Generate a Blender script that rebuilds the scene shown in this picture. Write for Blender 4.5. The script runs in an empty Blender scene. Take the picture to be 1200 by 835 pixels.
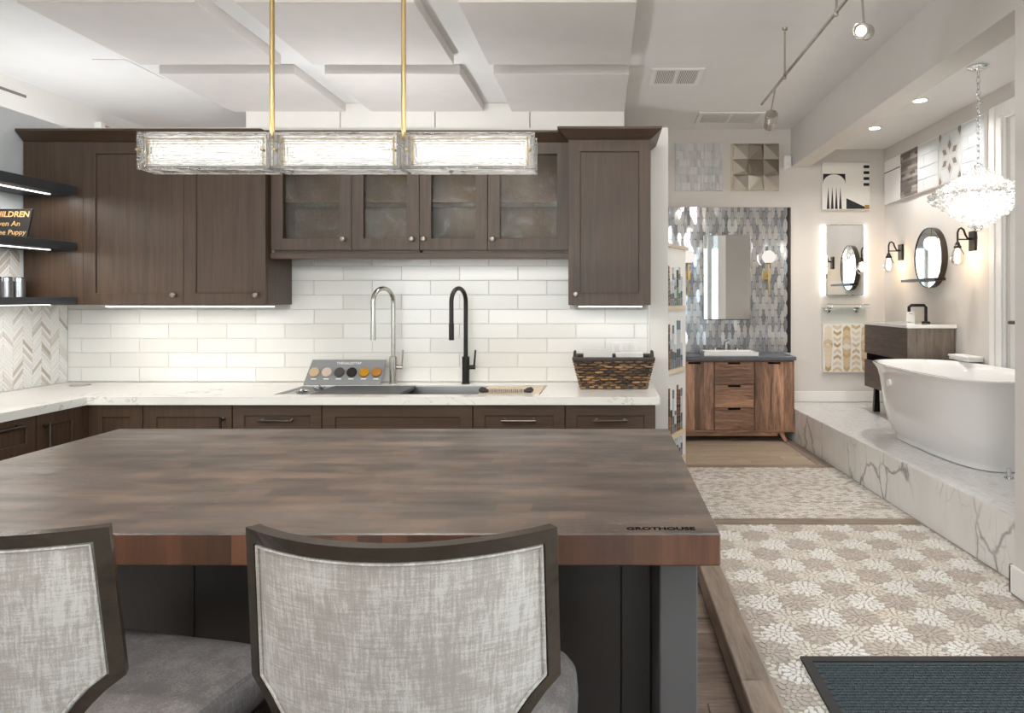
import bpy, math, random
from mathutils import Vector, Matrix
random.seed(7)
S = bpy.context.scene
COL = S.collection
PI = math.pi

# ------------------------------------------------------------------ camera, world, exposure
CAMZ = 1.405
F = 820.0                      # focal length in pixels of the 1200 x 835 frame
VX, VY = 708.0, 350.0          # where the optical axis meets the frame (shift lens)
cam = bpy.data.cameras.new('camera')
cam_ob = bpy.data.objects.new('camera', cam)
COL.objects.link(cam_ob)
cam_ob.location = (0, 0, CAMZ)
cam_ob.rotation_euler = (PI/2, 0, 0)
cam.sensor_width = 36.0
cam.lens = 36.0*F/1200.0
cam.shift_x = -(VX-600.0)/1200.0
cam.shift_y = -(417.5-VY)/1200.0
cam.clip_start = 0.05
S.camera = cam_ob

world = bpy.data.worlds.new('world')
S.world = world
world.use_nodes = True
wbg = world.node_tree.nodes['Background']
wbg.inputs['Color'].default_value = (0.90, 0.955, 1.0, 1)
wbg.inputs['Strength'].default_value = 3.8

S.view_settings.view_transform = 'Standard'
S.view_settings.look = 'None'
S.view_settings.gamma = 1.0
S.view_settings.use_curve_mapping = False
S.view_settings.exposure = 0.18
S.cycles.use_denoising = True
S.cycles.sample_clamp_indirect = 6.0
S.cycles.max_bounces = 10
S.cycles.transparent_max_bounces = 16
S.cycles.caustics_refractive = False
S.cycles.caustics_reflective = False

def area_light(name, loc, rot, sx, sy, power, color=(1, 1, 1), portal=False, parent=None, spread=PI):
    L = bpy.data.lights.new(name, 'AREA')
    L.shape = 'RECTANGLE'; L.size = sx; L.size_y = sy; L.energy = power; L.color = color
    L.spread = spread
    L.cycles.is_portal = portal
    o = bpy.data.objects.new(name, L); COL.objects.link(o)
    o.location = Vector(loc) - (abs_loc(parent) if parent else Vector((0, 0, 0)))
    o.rotation_euler = rot
    if parent: o.parent = parent
    return o

def point_light(name, loc, power, color, radius, parent=None):
    L = bpy.data.lights.new(name, 'POINT')
    L.energy = power; L.color = color; L.shadow_soft_size = radius
    o = bpy.data.objects.new(name, L); COL.objects.link(o)
    o.location = Vector(loc) - (abs_loc(parent) if parent else Vector((0, 0, 0)))
    if parent: o.parent = parent
    return o

def spot_light(name, loc, direction, power, color, angle, parent=None, radius=0.03, blend=0.6):
    L = bpy.data.lights.new(name, 'SPOT')
    L.energy = power; L.color = color; L.spot_size = angle; L.spot_blend = blend; L.shadow_soft_size = radius
    o = bpy.data.objects.new(name, L); COL.objects.link(o)
    o.location = Vector(loc) - (abs_loc(parent) if parent else Vector((0, 0, 0)))
    o.rotation_euler = Vector(direction).to_track_quat('-Z', 'Y').to_euler()
    if parent: o.parent = parent
    return o

def abs_loc(o):
    v = Vector((0, 0, 0))
    while o is not None:
        v = v + o.location
        o = o.parent
    return v

# daylight: openings are behind the camera and to the right; portals only help sampling
area_light('storefront_portal', (-1.3, -3.98, 1.45), (PI/2, 0, 0), 5.6, 2.5, 1.0, portal=True)
area_light('side_door_portal', (1.84, 0.2, 1.5), (PI/2, 0, PI/2), 3.6, 2.4, 1.0, portal=True)
area_light('alcove_door_portal', (2.76, 4.1, 1.6), (PI/2, 0, PI/2), 1.1, 2.0, 1.0, portal=True)

# ------------------------------------------------------------------ helpers
def at(px, py, d):
    """world point at depth d seen at pixel px,py"""
    return Vector(((px-VX)*d/F, d, CAMZ-(py-VY)*d/F))

class MB:
    def __init__(self):
        self.v = []; self.f = []; self.sm = []
    def add(self, vs, fs, smooth=False):
        b = len(self.v)
        self.v.extend([tuple(p) for p in vs])
        for f in fs:
            self.f.append(tuple(i+b for i in f)); self.sm.append(smooth)
        return self
    def box(self, x0, x1, y0, y1, z0, z1):
        vs = [(x, y, z) for z in (z0, z1) for y in (y0, y1) for x in (x0, x1)]
        return self.add(vs, [(0, 2, 3, 1), (4, 5, 7, 6), (0, 1, 5, 4), (2, 6, 7, 3), (0, 4, 6, 2), (1, 3, 7, 5)])
    def cbox(self, x0, x1, y0, y1, z0, z1, c=0.004):
        """box with chamfered edges"""
        c = min(c, (x1-x0)*0.45, (y1-y0)*0.45, (z1-z0)*0.45)
        lo = (x0, y0, z0); hi = (x1, y1, z1)
        idx = {}; vs = []
        for sx in (0, 1):
            for sy in (0, 1):
                for sz in (0, 1):
                    s = (sx, sy, sz)
                    for a in range(3):
                        p = [0, 0, 0]
                        for k in range(3):
                            e = hi[k] if s[k] else lo[k]
                            p[k] = e if k == a else (e-c if s[k] else e+c)
                        idx[(s, a)] = len(vs); vs.append(p)
        fs = []
        for a in range(3):
            b, d = [(1, 2), (2, 0), (0, 1)][a]
            for sa in (0, 1):
                q = []
                for (sb, sd) in ((0, 0), (1, 0), (1, 1), (0, 1)):
                    s = [0, 0, 0]; s[a] = sa; s[b] = sb; s[d] = sd
                    q.append(idx[(tuple(s), a)])
                fs.append(tuple(q) if sa else tuple(q[::-1]))
        for a in range(3):           # edge along axis a
            b, d = [(1, 2), (2, 0), (0, 1)][a]
            for sb in (0, 1):
                for sd in (0, 1):
                    q = []
                    for (sa, ax) in ((0, b), (1, b), (1, d), (0, d)):
                        s = [0, 0, 0]; s[a] = sa; s[b] = sb; s[d] = sd
                        q.append(idx[(tuple(s), ax)])
                    fs.append(tuple(q) if (sb ^ sd) else tuple(q[::-1]))
        for sx in (0, 1):
            for sy in (0, 1):
                for sz in (0, 1):
                    s = (sx, sy, sz)
                    q = [idx[(s, 0)], idx[(s, 1)], idx[(s, 2)]]
                    fs.append(tuple(q) if (sx+sy+sz) % 2 == 1 else tuple(q[::-1]))
        return self.add(vs, fs)
    def tube(self, path, r, n=10, cap=True, closed=False):
        P = [Vector(p) for p in path]
        m = len(P)
        rs = r if isinstance(r, (list, tuple)) else [r]*m
        vs = []; up = None
        for i, p in enumerate(P):
            if closed: t = (P[(i+1) % m]-P[i-1])
            else: t = (P[min(i+1, m-1)]-P[max(i-1, 0)])
            t = t.normalized() if t.length > 1e-9 else Vector((0, 0, 1))
            if up is None:
                a = Vector((0, 0, 1)) if abs(t.z) < 0.9 else Vector((1, 0, 0))
                u = t.cross(a).normalized()
            else:
                u = (up - t*up.dot(t))
                u = u.normalized() if u.length > 1e-6 else t.orthogonal().normalized()
            up = u; w = t.cross(u)
            for k in range(n):
                an = 2*PI*k/n
                vs.append(p + (u*math.cos(an)+w*math.sin(an))*rs[i])
        fs = []
        for i in range(m if closed else m-1):
            j = (i+1) % m
            for k in range(n):
                l = (k+1) % n
                fs.append((i*n+k, i*n+l, j*n+l, j*n+k))
        self.add(vs, fs, True)
        if cap and not closed:
            self.add([vs[k] for k in range(n)], [tuple(range(n))[::-1]])
            self.add([vs[(m-1)*n+k] for k in range(n)], [tuple(range(n))])
        return self
    def cyl(self, a, b, r, n=16, r2=None):
        return self.tube([a, b], [r, r if r2 is None else r2], n)
    def lathe(self, prof, c=(0, 0, 0), n=24, axis='z'):
        vs = []
        for (r, h) in prof:
            for k in range(n):
                an = 2*PI*k/n
                p = (r*math.cos(an), r*math.sin(an), h)
                if axis == 'y': p = (p[0], p[2], p[1])
                if axis == 'x': p = (p[2], p[0], p[1])
                vs.append((p[0]+c[0], p[1]+c[1], p[2]+c[2]))
        m = len(prof); fs = []
        for i in range(m-1):
            for k in range(n):
                l = (k+1) % n
                q = (i*n+k, i*n+l, (i+1)*n+l, (i+1)*n+k)
                fs.append(q if axis != 'y' else q[::-1])
        return self.add(vs, fs, True)
    def prism(self, poly, n0, n1, plane='xy'):
        """polygon (ccw) extruded between n0 and n1 along the third axis"""
        def m3(a, b, c):
            if plane == 'xy': return (a, b, c)
            if plane == 'xz': return (a, c, b)
            return (c, a, b)          # 'yz'
        k = len(poly)
        vs = [m3(a, b, n0) for a, b in poly]+[m3(a, b, n1) for a, b in poly]
        fs = [tuple(range(k))[::-1], tuple(range(k, 2*k))]
        fs += [(i, (i+1) % k, k+(i+1) % k, k+i) for i in range(k)]
        if plane == 'xz': fs = [f[::-1] for f in fs]
        return self.add(vs, fs)
    def xf(self, M):
        self.v = [tuple(M @ Vector(p)) for p in self.v]
        return self
    def mesh(self, name):
        me = bpy.data.meshes.new(name)
        me.from_pydata(self.v, [], self.f)
        me.polygons.foreach_set('use_smooth', self.sm)
        me.update()
        if any(self.sm): me.set_sharp_from_angle(angle=math.radians(38))
        return me

MATS = {}
def link_mesh(name, me, mat, parent=None):
    o = bpy.data.objects.new(name, me)
    COL.objects.link(o)
    if mat is not None and not me.materials: me.materials.append(MATS[mat] if isinstance(mat, str) else mat)
    if parent is not None: o.parent = parent
    return o
def part(name, mb, mat, parent=None, local=False, kind=None):
    """mesh object from world coordinates (or local ones)"""
    if not local:
        off = abs_loc(parent) if parent is not None else Vector((0, 0, 0))
        if off.length > 0: mb.v = [(p[0]-off.x, p[1]-off.y, p[2]-off.z) for p in mb.v]
    o = link_mesh(name, mb.mesh(name), mat, parent)
    if kind: o['kind'] = kind
    return o
def tag(o, label, cat, group=None, kind=None):
    o['label'] = label; o['category'] = cat
    if group: o['group'] = group
    if kind: o['kind'] = kind
    return o
def thing(name, loc, label, cat, group=None, rz=0.0):
    o = bpy.data.objects.new(name, None); COL.objects.link(o)
    o.empty_display_size = 0.05
    o.location = loc; o.rotation_euler = (0, 0, rz)
    return tag(o, label, cat, group)
def single(name, mb, mat, label, cat, group=None):
    xs = [p[0] for p in mb.v]; ys = [p[1] for p in mb.v]; zs = [p[2] for p in mb.v]
    c = Vector(((min(xs)+max(xs))/2, (min(ys)+max(ys))/2, min(zs)))
    mb.v = [(p[0]-c.x, p[1]-c.y, p[2]-c.z) for p in mb.v]
    o = link_mesh(name, mb.mesh(name), mat); o.location = c
    return tag(o, label, cat, group)
def struct(name, mb, mat, label=None):
    o = part(name, mb, mat); o['kind'] = 'structure'
    if label: o['label'] = label
    return o
def text(name, body, size, mat, loc, rot, parent, align='LEFT', bold=0.0, ext=0.0004):
    cu = bpy.data.curves.new(name, 'FONT')
    cu.body = body; cu.size = size; cu.extrude = ext; cu.offset = bold; cu.align_x = align
    cu.resolution_u = 3
    tmp = bpy.data.objects.new(name, cu); COL.objects.link(tmp)
    bpy.context.view_layer.update()
    me = bpy.data.meshes.new_from_object(tmp.evaluated_get(bpy.context.evaluated_depsgraph_get()))
    bpy.data.objects.remove(tmp); bpy.data.curves.remove(cu)
    me.name = name; me.materials.clear(); me.materials.append(MATS[mat])
    o = bpy.data.objects.new(name, me); COL.objects.link(o)
    o.location = Vector(loc)-(abs_loc(parent) if parent is not None else Vector((0, 0, 0)))
    o.rotation_euler = rot
    o.parent = parent
    return o

# ------------------------------------------------------------------ materials
def srgb(r, g, b):
    def c(u):
        u /= 255.0
        return u/12.92 if u <= 0.04045 else ((u+0.055)/1.055)**2.4
    return (c(r), c(g), c(b), 1.0)
class NT:
    def __init__(self, name):
        self.m = bpy.data.materials.new(name); self.m.use_nodes = True
        self.t = self.m.node_tree; self.t.nodes.clear()
        self.out = self.n('ShaderNodeOutputMaterial')
        MATS[name] = self.m
    def n(self, typ, **kw):
        nd = self.t.nodes.new(typ)
        for k, v in kw.items():
            if k.startswith('i_'):
                nd.inputs[k[2:].replace('_', ' ')].default_value = v
            else: setattr(nd, k, v)
        return nd
    def l(self, a, b): self.t.links.new(a, b)
    def bsdf(self, **kw):
        b = self.n('ShaderNodeBsdfPrincipled')
        for k, v in kw.items(): b.inputs[k.replace('_', ' ')].default_value = v
        self.l(b.outputs[0], self.out.inputs[0]); return b
    def coords(self, scale=(1, 1, 1), obj=True, rot=(0, 0, 0)):
        tc = self.n('ShaderNodeTexCoord'); mp = self.n('ShaderNodeMapping')
        mp.inputs['Scale'].default_value = scale; mp.inputs['Rotation'].default_value = rot
        if obj is True: self.l(tc.outputs['Object'], mp.inputs[0])
        else:
            g = self.n('ShaderNodeNewGeometry'); self.l(g.outputs['Position'], mp.inputs[0])
        return mp.outputs[0]
    def noise(self, vec, scale=5, detail=3, rough=0.5, dist=0.0):
        n = self.n('ShaderNodeTexNoise'); n.inputs['Scale'].default_value = scale
        n.inputs['Detail'].default_value = detail; n.inputs['Roughness'].default_value = rough
        n.inputs['Distortion'].default_value = dist
        if vec is not None: self.l(vec, n.inputs['Vector'])
        return n.outputs['Fac']
    def ramp(self, fac, stops):
        r = self.n('ShaderNodeValToRGB'); e = r.color_ramp.elements
        while len(e) > 2: e.remove(e[-1])
        e[0].position, e[0].color = stops[0]; e[1].position, e[1].color = stops[1]
        for p, c in stops[2:]:
            k = e.new(p); k.color = c
        self.l(fac, r.inputs[0]); return r.outputs[0]
    def mix(self, fac, a, b, mode='MIX'):
        m = self.n('ShaderNodeMix', data_type='RGBA', blend_type=mode)
        for s, v in ((m.inputs[0], fac), (m.inputs[6], a), (m.inputs[7], b)):
            if isinstance(v, (float, int, tuple)): s.default_value = v
            else: self.l(v, s)
        return m.outputs[2]
    def math(self, op, a, b=None):
        m = self.n('ShaderNodeMath', operation=op)
        for s, v in ((m.inputs[0], a), (m.inputs[1], b)):
            if v is None: continue
            if isinstance(v, (float, int)): s.default_value = v
            else: self.l(v, s)
        return m.outputs[0]
    def bump(self, h, b, strength=0.2, dist=0.01):
        n = self.n('ShaderNodeBump'); n.inputs['Strength'].default_value = strength
        n.inputs['Distance'].default_value = dist
        self.l(h, n.inputs['Height']); self.l(n.outputs[0], b.inputs['Normal'])

def plain(name, col, rough=0.5, metal=0.0, var=0.06, vscale=6.0, spec=None, coat=0.0, bump=0.0, bscale=200):
    t = NT(name)
    b = t.bsdf(Roughness=rough, Metallic=metal)
    if spec is not None: b.inputs['Specular IOR Level'].default_value = spec
    if coat: b.inputs['Coat Weight'].default_value = coat
    v = t.coords()
    n = t.noise(v, vscale, 2)
    d = tuple(c*(1-var) for c in col[:3])+(1,); u = tuple(min(1, c*(1+var)) for c in col[:3])+(1,)
    t.l(t.ramp(n, [(0.3, d), (0.7, u)]), b.inputs['Base Color'])
    if bump:
        t.bump(t.noise(v, bscale, 2), b, bump, 0.002)
    return t
def grain(name, c1, c2, axis='z', rough=0.45, fine=14.0, stretch=14.0, bump=0.06, per='none', spec=0.5, tone=0.25):
    """wood with its grain along axis; per: 'island' or 'object' tone changes"""
    t = NT(name); b = t.bsdf(Roughness=rough); b.inputs['Specular IOR Level'].default_value = spec
    sc = {'x': (fine/stretch, fine, fine), 'y': (fine, fine/stretch, fine), 'z': (fine, fine, fine/stretch)}[axis]
    v = t.coords(sc)
    rnd = None
    if per == 'island':
        g = t.n('ShaderNodeNewGeometry'); rnd = g.outputs['Random Per Island']
    elif per == 'object':
        g = t.n('ShaderNodeObjectInfo'); rnd = g.outputs['Random']
    if rnd is not None:
        va = t.n('ShaderNodeVectorMath', operation='ADD')
        cm = t.n('ShaderNodeCombineXYZ')
        r2 = t.math('MULTIPLY', rnd, 37.0)
        for k in range(3): t.l(r2, cm.inputs[k])
        t.l(v, va.inputs[0]); t.l(cm.outputs[0], va.inputs[1]); v = va.outputs[0]
    n1 = t.noise(v, 1.0, 5, 0.6, 1.2)
    n2 = t.noise(v, 6.0, 3, 0.6)
    f = t.math('ADD', t.math('MULTIPLY', n1, 0.7), t.math('MULTIPLY', n2, 0.3))
    col = t.ramp(f, [(0.35, c1), (0.65, c2)])
    if rnd is not None:
        hs = t.n('ShaderNodeHueSaturation')
        val = t.math('ADD', t.math('MULTIPLY', rnd, 2*tone), 1.0-tone)
        t.l(val, hs.inputs['Value']); t.l(col, hs.inputs['Color']); col = hs.outputs[0]
    t.l(col, b.inputs['Base Color'])
    if bump: t.bump(n2, b, bump, 0.003)
    return t
def island_tiles(name, stops, rough=0.3, metal=0.0, streak=None, spec=0.5, amount=0.35, per='island'):
    """little tiles whose colour differs from piece to piece"""
    t = NT(name); b = t.bsdf(Roughness=rough, Metallic=metal); b.inputs['Specular IOR Level'].default_value = spec
    if per == 'island':
        r = t.n('ShaderNodeNewGeometry').outputs['Random Per Island']
    else:
        r = t.n('ShaderNodeObjectInfo').outputs['Random']
    if streak:
        n = t.noise(t.coords(streak), 1.0, 4, 0.6, 0.5)
        r = t.math('ADD', t.math('MULTIPLY', r, 1-amount), t.math('MULTIPLY', n, amount))
    c = t.ramp(r, stops); t.l(c, b.inputs['Base Color'])
    return t
def emit(name, col, strength):
    t = NT(name); e = t.n('ShaderNodeEmission'); e.inputs[0].default_value = col; e.inputs[1].default_value = strength
    t.l(e.outputs[0], t.out.inputs[0]); return t
def thin_glass(name, tint=(1, 1, 1, 1), gloss=0.12, rough=0.0, bump=None, bstr=0.3, gcol=(1, 1, 1, 1), fr=0.8):
    t = NT(name)
    tr = t.n('ShaderNodeBsdfTransparent'); tr.inputs[0].default_value = tint
    gl = t.n('ShaderNodeBsdfGlossy'); gl.inputs['Roughness'].default_value = rough; gl.inputs[0].default_value = gcol
    lw = t.n('ShaderNodeLayerWeight'); lw.inputs['Blend'].default_value = 0.3
    fac = t.math('ADD', t.math('MULTIPLY', lw.outputs['Fresnel'], fr), gloss)
    if bump:
        bp = t.n('ShaderNodeBump'); bp.inputs['Strength'].default_value = bstr; bp.inputs['Distance'].default_value = 0.01
        t.l(t.noise(t.coords(bump), 1.0, 2), bp.inputs['Height'])
        t.l(bp.outputs[0], gl.inputs['Normal']); t.l(bp.outputs[0], lw.inputs['Normal'])
    m = t.n('ShaderNodeMixShader'); t.l(fac, m.inputs[0]); t.l(tr.outputs[0], m.inputs[1]); t.l(gl.outputs[0], m.inputs[2])
    t.l(m.outputs[0], t.out.inputs[0]); return t

plain('wall_paint', srgb(221, 216, 211), 0.85, var=0.012, bump=0.05)
plain('white_paint', srgb(236, 233, 228), 0.7, var=0.01)
plain('cool_paint', srgb(240, 243, 245), 0.8, var=0.01)
plain('ceiling_paint', srgb(240, 239, 238), 0.9, var=0.012, bump=0.04)
plain('trim_white', srgb(245, 243, 240), 0.4, var=0.01)
plain('panel_fabric', srgb(222, 217, 214), 0.95, var=0.02, bump=0.15, bscale=500)
plain('grout', srgb(214, 210, 204), 0.9, var=0.03)
plain('grout_grey', srgb(160, 158, 157), 0.9, var=0.04)
plain('grout_warm', srgb(176, 166, 156), 0.9, var=0.04)
plain('subfloor', srgb(70, 58, 48), 0.9)
grain('cabinet_wood', srgb(64, 47, 35), srgb(86, 66, 50), 'z', 0.40, 26, 26, 0.03)
grain('cabinet_wood_h', srgb(64, 47, 35), srgb(86, 66, 50), 'x', 0.40, 26, 26, 0.03)
plain('cabinet_inside', srgb(134, 116, 97), 0.6)
plain('shelf_black', srgb(64, 66, 70), 0.5, var=0.05)
plain('island_grey', srgb(84, 82, 83), 0.45, var=0.03)
plain('island_dark', srgb(58, 54, 52), 0.35, var=0.05)
plain('nickel', srgb(190, 184, 176), 0.22, 1.0, var=0.03)
plain('aged_nickel', srgb(140, 132, 122), 0.3, 1.0, var=0.05)
plain('chrome', srgb(225, 225, 228), 0.08, 1.0, var=0.01)
plain('bronze', srgb(92, 84, 76), 0.3, 1.0, var=0.05)
plain('brushed_steel', srgb(190, 190, 190), 0.3, 1.0, var=0.04)
plain('black_metal', srgb(44, 40, 37), 0.35, 0.6, var=0.08)
plain('brass', srgb(180, 156, 108), 0.30, 1.0, var=0.05)
plain('white_plastic', srgb(240, 240, 238), 0.4, var=0.01)
plain('paper', srgb(240, 238, 234), 0.7, var=0.02)
plain('porcelain', srgb(244, 243, 242), 0.07, var=0.005, coat=0.6)
plain('black_rubber', srgb(48, 47, 47), 0.7, var=0.08)
plain('mat_carpet', srgb(70, 80, 85), 0.95, var=0.25, vscale=300, bump=0.4, bscale=900)
plain('slate_top', srgb(92, 98, 106), 0.35, var=0.12, vscale=30)
plain('board_grey', srgb(132, 134, 136), 0.5, var=0.02)
plain('chalk_black', srgb(38, 36, 36), 0.8, var=0.1)
plain('sign_gold', srgb(226, 178, 112), 0.7, var=0.05)
plain('ink_black', srgb(14, 12, 11), 0.95, spec=0.05)
plain('tile_black', srgb(40, 40, 42), 0.25, var=0.08)
plain('tile_gold', srgb(176, 134, 70), 0.3, 0.5, var=0.1)
plain('dark_board', srgb(78, 80, 82), 0.5, var=0.05)
plain('vent_dark', srgb(128, 122, 118), 0.8)
grain('pale_wood', srgb(214, 190, 160), srgb(232, 212, 184), 'x', 0.5, 18, 12, 0.03)
grain('ledge_wood', srgb(222, 200, 168), srgb(238, 220, 192), 'y', 0.5, 18, 12, 0.03)
grain('door_wood', srgb(150, 108, 60), srgb(178, 132, 78), 'z', 0.5, 18, 12, 0.03)
grain('walnut', srgb(88, 62, 50), srgb(186, 144, 116), 'z', 0.4, 16, 8, 0.05, per='object', tone=0.42)
grain('walnut_h', srgb(88, 62, 50), srgb(182, 140, 112), 'x', 0.4, 16, 8, 0.05, per='object', tone=0.42)
grain('vanity_dark', srgb(70, 58, 52), srgb(104, 88, 78), 'y', 0.5, 30, 14, 0.08)
grain('vanity_side', srgb(92, 82, 74), srgb(132, 120, 110), 'z', 0.5, 30, 14, 0.08)
grain('chair_wood', srgb(40, 33, 27), srgb(60, 52, 43), 'x', 0.22, 10, 8, 0.02)
grain('floor_plank', srgb(92, 76, 66), srgb(156, 136, 122), 'x', 0.5, 12, 9, 0.12, per='object', tone=0.22)
grain('step_wood', srgb(112, 96, 84), srgb(168, 150, 136), 'y', 0.5, 12, 8, 0.1, per='object', tone=0.08)
grain('step_wood_x', srgb(112, 96, 84), srgb(162, 144, 130), 'x', 0.5, 12, 8, 0.1, per='object', tone=0.08)
grain('stone_plank', srgb(164, 146, 126), srgb(196, 178, 156), 'x', 0.4, 10, 5, 0.05, per='object', tone=0.10)
island_tiles('subway_glaze', [(0.0, srgb(232, 229, 223)), (1.0, srgb(243, 241, 237))], 0.14, per='object')
island_tiles('herringbone_marble', [(0.0, srgb(192, 180, 166)), (0.10, srgb(226, 220, 212)), (0.3, srgb(242, 239, 235)), (1.0, srgb(248, 246, 243))], 0.25)
island_tiles('glass_mosaic', [(0.2, srgb(112, 113, 118)), (0.38, srgb(150, 152, 157)), (0.5, srgb(184, 186, 190)), (0.68, srgb(214, 212, 209)), (0.9, srgb(160, 150, 144))], 0.09, 0.55, (120, 120, 10), amount=0.62)
island_tiles('marble_brick', [(0.0, srgb(214, 212, 212)), (0.3, srgb(234, 233, 232)), (1.0, srgb(246, 245, 244))], 0.18, streak=(14, 22, 14), amount=0.5)
island_tiles('petal_white', [(0.0, srgb(238, 234, 228)), (1.0, srgb(250, 248, 245))], 0.22)
island_tiles('petal_taupe', [(0.0, srgb(196, 184, 175)), (1.0, srgb(212, 201, 193))], 0.25)
island_tiles('petal_cream', [(0.0, srgb(222, 213, 203)), (1.0, srgb(238, 232, 223))], 0.22)
island_tiles('petal_white_one', [(0.0, srgb(238, 234, 228)), (1.0, srgb(250, 248, 245))], 0.22, per='object')
island_tiles('petal_taupe_one', [(0.0, srgb(196, 184, 175)), (1.0, srgb(212, 201, 193))], 0.25, per='object')
island_tiles('petal_cream_one', [(0.0, srgb(222, 213, 203)), (1.0, srgb(238, 232, 223))], 0.22, per='object')
island_tiles('pebble_strip', [(0.0, srgb(188, 176, 165)), (0.25, srgb(212, 203, 193)), (0.5, srgb(232, 225, 217)), (1.0, srgb(243, 240, 235))], 0.25)
island_tiles('sample_blue', [(0.0, srgb(64, 70, 86)), (0.3, srgb(140, 154, 170)), (0.5, srgb(60, 62, 68)), (0.7, srgb(196, 204, 212)), (1.0, srgb(226, 230, 234))], 0.2)
island_tiles('sample_green', [(0.0, srgb(60, 110, 80)), (0.5, srgb(110, 150, 116)), (1.0, srgb(40, 52, 50))], 0.2)
island_tiles('sample_brown', [(0.0, srgb(112, 78, 56)), (0.5, srgb(150, 112, 82)), (1.0, srgb(60, 48, 42))], 0.25)
island_tiles('leaf_tile', [(0.0, srgb(150, 152, 158)), (0.3, srgb(190, 190, 192)), (0.6, srgb(216, 214, 212)), (1.0, srgb(232, 230, 228))], 0.3, streak=(30, 30, 8), amount=0.5)
island_tiles('dark_strip', [(0.0, srgb(86, 80, 76)), (0.6, srgb(122, 114, 108)), (1.0, srgb(160, 152, 144))], 0.5)
island_tiles('grey_tile', [(0.0, srgb(196, 200, 202)), (1.0, srgb(212, 214, 214))], 0.3)
island_tiles('star_tile', [(0.0, srgb(140, 136, 132)), (0.5, srgb(196, 192, 188)), (1.0, srgb(224, 220, 216))], 0.4)
island_tiles('chevron_tile', [(0.0, srgb(196, 164, 118)), (0.4, srgb(220, 200, 166)), (0.7, srgb(232, 222, 204)), (1.0, srgb(206, 178, 138))], 0.35)
island_tiles('chevron_one', [(0.0, srgb(196, 164, 118)), (0.4, srgb(220, 200, 166)), (0.7, srgb(232, 222, 204)), (1.0, srgb(206, 178, 138))], 0.35, per='object')
island_tiles('wicker', [(0.0, srgb(52, 42, 36)), (0.5, srgb(92, 72, 54)), (0.8, srgb(150, 112, 74)), (1.0, srgb(188, 146, 98))], 0.55)
plain('wicker_dark', srgb(58, 50, 46), 0.6, var=0.3, vscale=80)
island_tiles('bead', [(0.0, srgb(60, 66, 70)), (0.35, srgb(150, 160, 160)), (0.6, srgb(110, 90, 76)), (1.0, srgb(226, 222, 214))], 0.3)
emit('led_white', (1, 0.98, 0.95, 1), 4.0)
emit('led_mirror', (1, 0.97, 0.92, 1), 5.0)
emit('lamp_lens', (1, 0.95, 0.88, 1), 22.0)
emit('filament', (1, 0.72, 0.36, 1), 40.0)
emit('bulb_white', (1, 0.95, 0.88, 1), 30.0)
def pendant_led():
    t = NT('pendant_led'); e = t.n('ShaderNodeEmission'); e.inputs[0].default_value = (1, 0.975, 0.93, 1)
    g = t.n('ShaderNodeTexCoord'); sp = t.n('ShaderNodeSeparateXYZ'); t.l(g.outputs['Generated'], sp.inputs[0])
    def edge(o, L): return t.math('MULTIPLY', t.math('SUBTRACT', 0.5, t.math('ABSOLUTE', t.math('SUBTRACT', o, 0.5))), L)
    m = t.n('ShaderNodeMath', operation='SMOOTH_MIN'); t.l(edge(sp.outputs['X'], 0.36), m.inputs[0]); t.l(edge(sp.outputs['Z'], 0.10), m.inputs[1]); m.inputs[2].default_value = 0.02
    nz = t.noise(t.coords((9, 9, 40)), 1.0, 3)
    ph = t.math('ADD', t.math('MULTIPLY', m.outputs[0], 6.283/0.0088), t.math('MULTIPLY', nz, 9.0))
    w = t.math('SINE', ph)
    base = t.ramp(t.math('MULTIPLY', m.outputs[0], 20.0), [(0.05, (0.75, 0.75, 0.75, 1)), (0.5, (1.08, 1.08, 1.08, 1))])
    st = t.math('ADD', base, t.math('MULTIPLY', w, 0.42))
    t.l(st, e.inputs[1]); t.l(e.outputs[0], t.out.inputs[0])
pendant_led()
emit('globe_opal', (1, 0.95, 0.88, 1), 3.0)
emit('globe_glow', (1, 0.94, 0.86, 1), 0.85)
thin_glass('window_glass', (0.93, 0.97, 0.97, 1), 0.05)
thin_glass('bulb_glass', (0.99, 0.98, 0.96, 1), 0.03)
thin_glass('shelf_glass', (0.78, 0.93, 0.88, 1), 0.12)
thin_glass('seeded_glass', (0.74, 0.68, 0.59, 1), 0.022, 0.04, (130, 130, 45), 0.25, fr=0.10)
thin_glass('crystal', (1.0, 0.99, 0.97, 1), 0.36, 0.03)
def crystal_body():
    t = NT('crystal_bead')
    tr = t.n('ShaderNodeBsdfTransparent'); gl = t.n('ShaderNodeBsdfGlossy'); gl.inputs['Roughness'].default_value = 0.03
    tl = t.n('ShaderNodeBsdfTranslucent'); tl.inputs[0].default_value = (0.97, 0.96, 0.94, 1)
    m1 = t.n('ShaderNodeMixShader'); m1.inputs[0].default_value = 0.45; t.l(tr.outputs[0], m1.inputs[1]); t.l(gl.outputs[0], m1.inputs[2])
    m2 = t.n('ShaderNodeMixShader'); m2.inputs[0].default_value = 0.34; t.l(m1.outputs[0], m2.inputs[1]); t.l(tl.outputs[0], m2.inputs[2])
    t.l(m2.outputs[0], t.out.inputs[0])
crystal_body()

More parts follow.
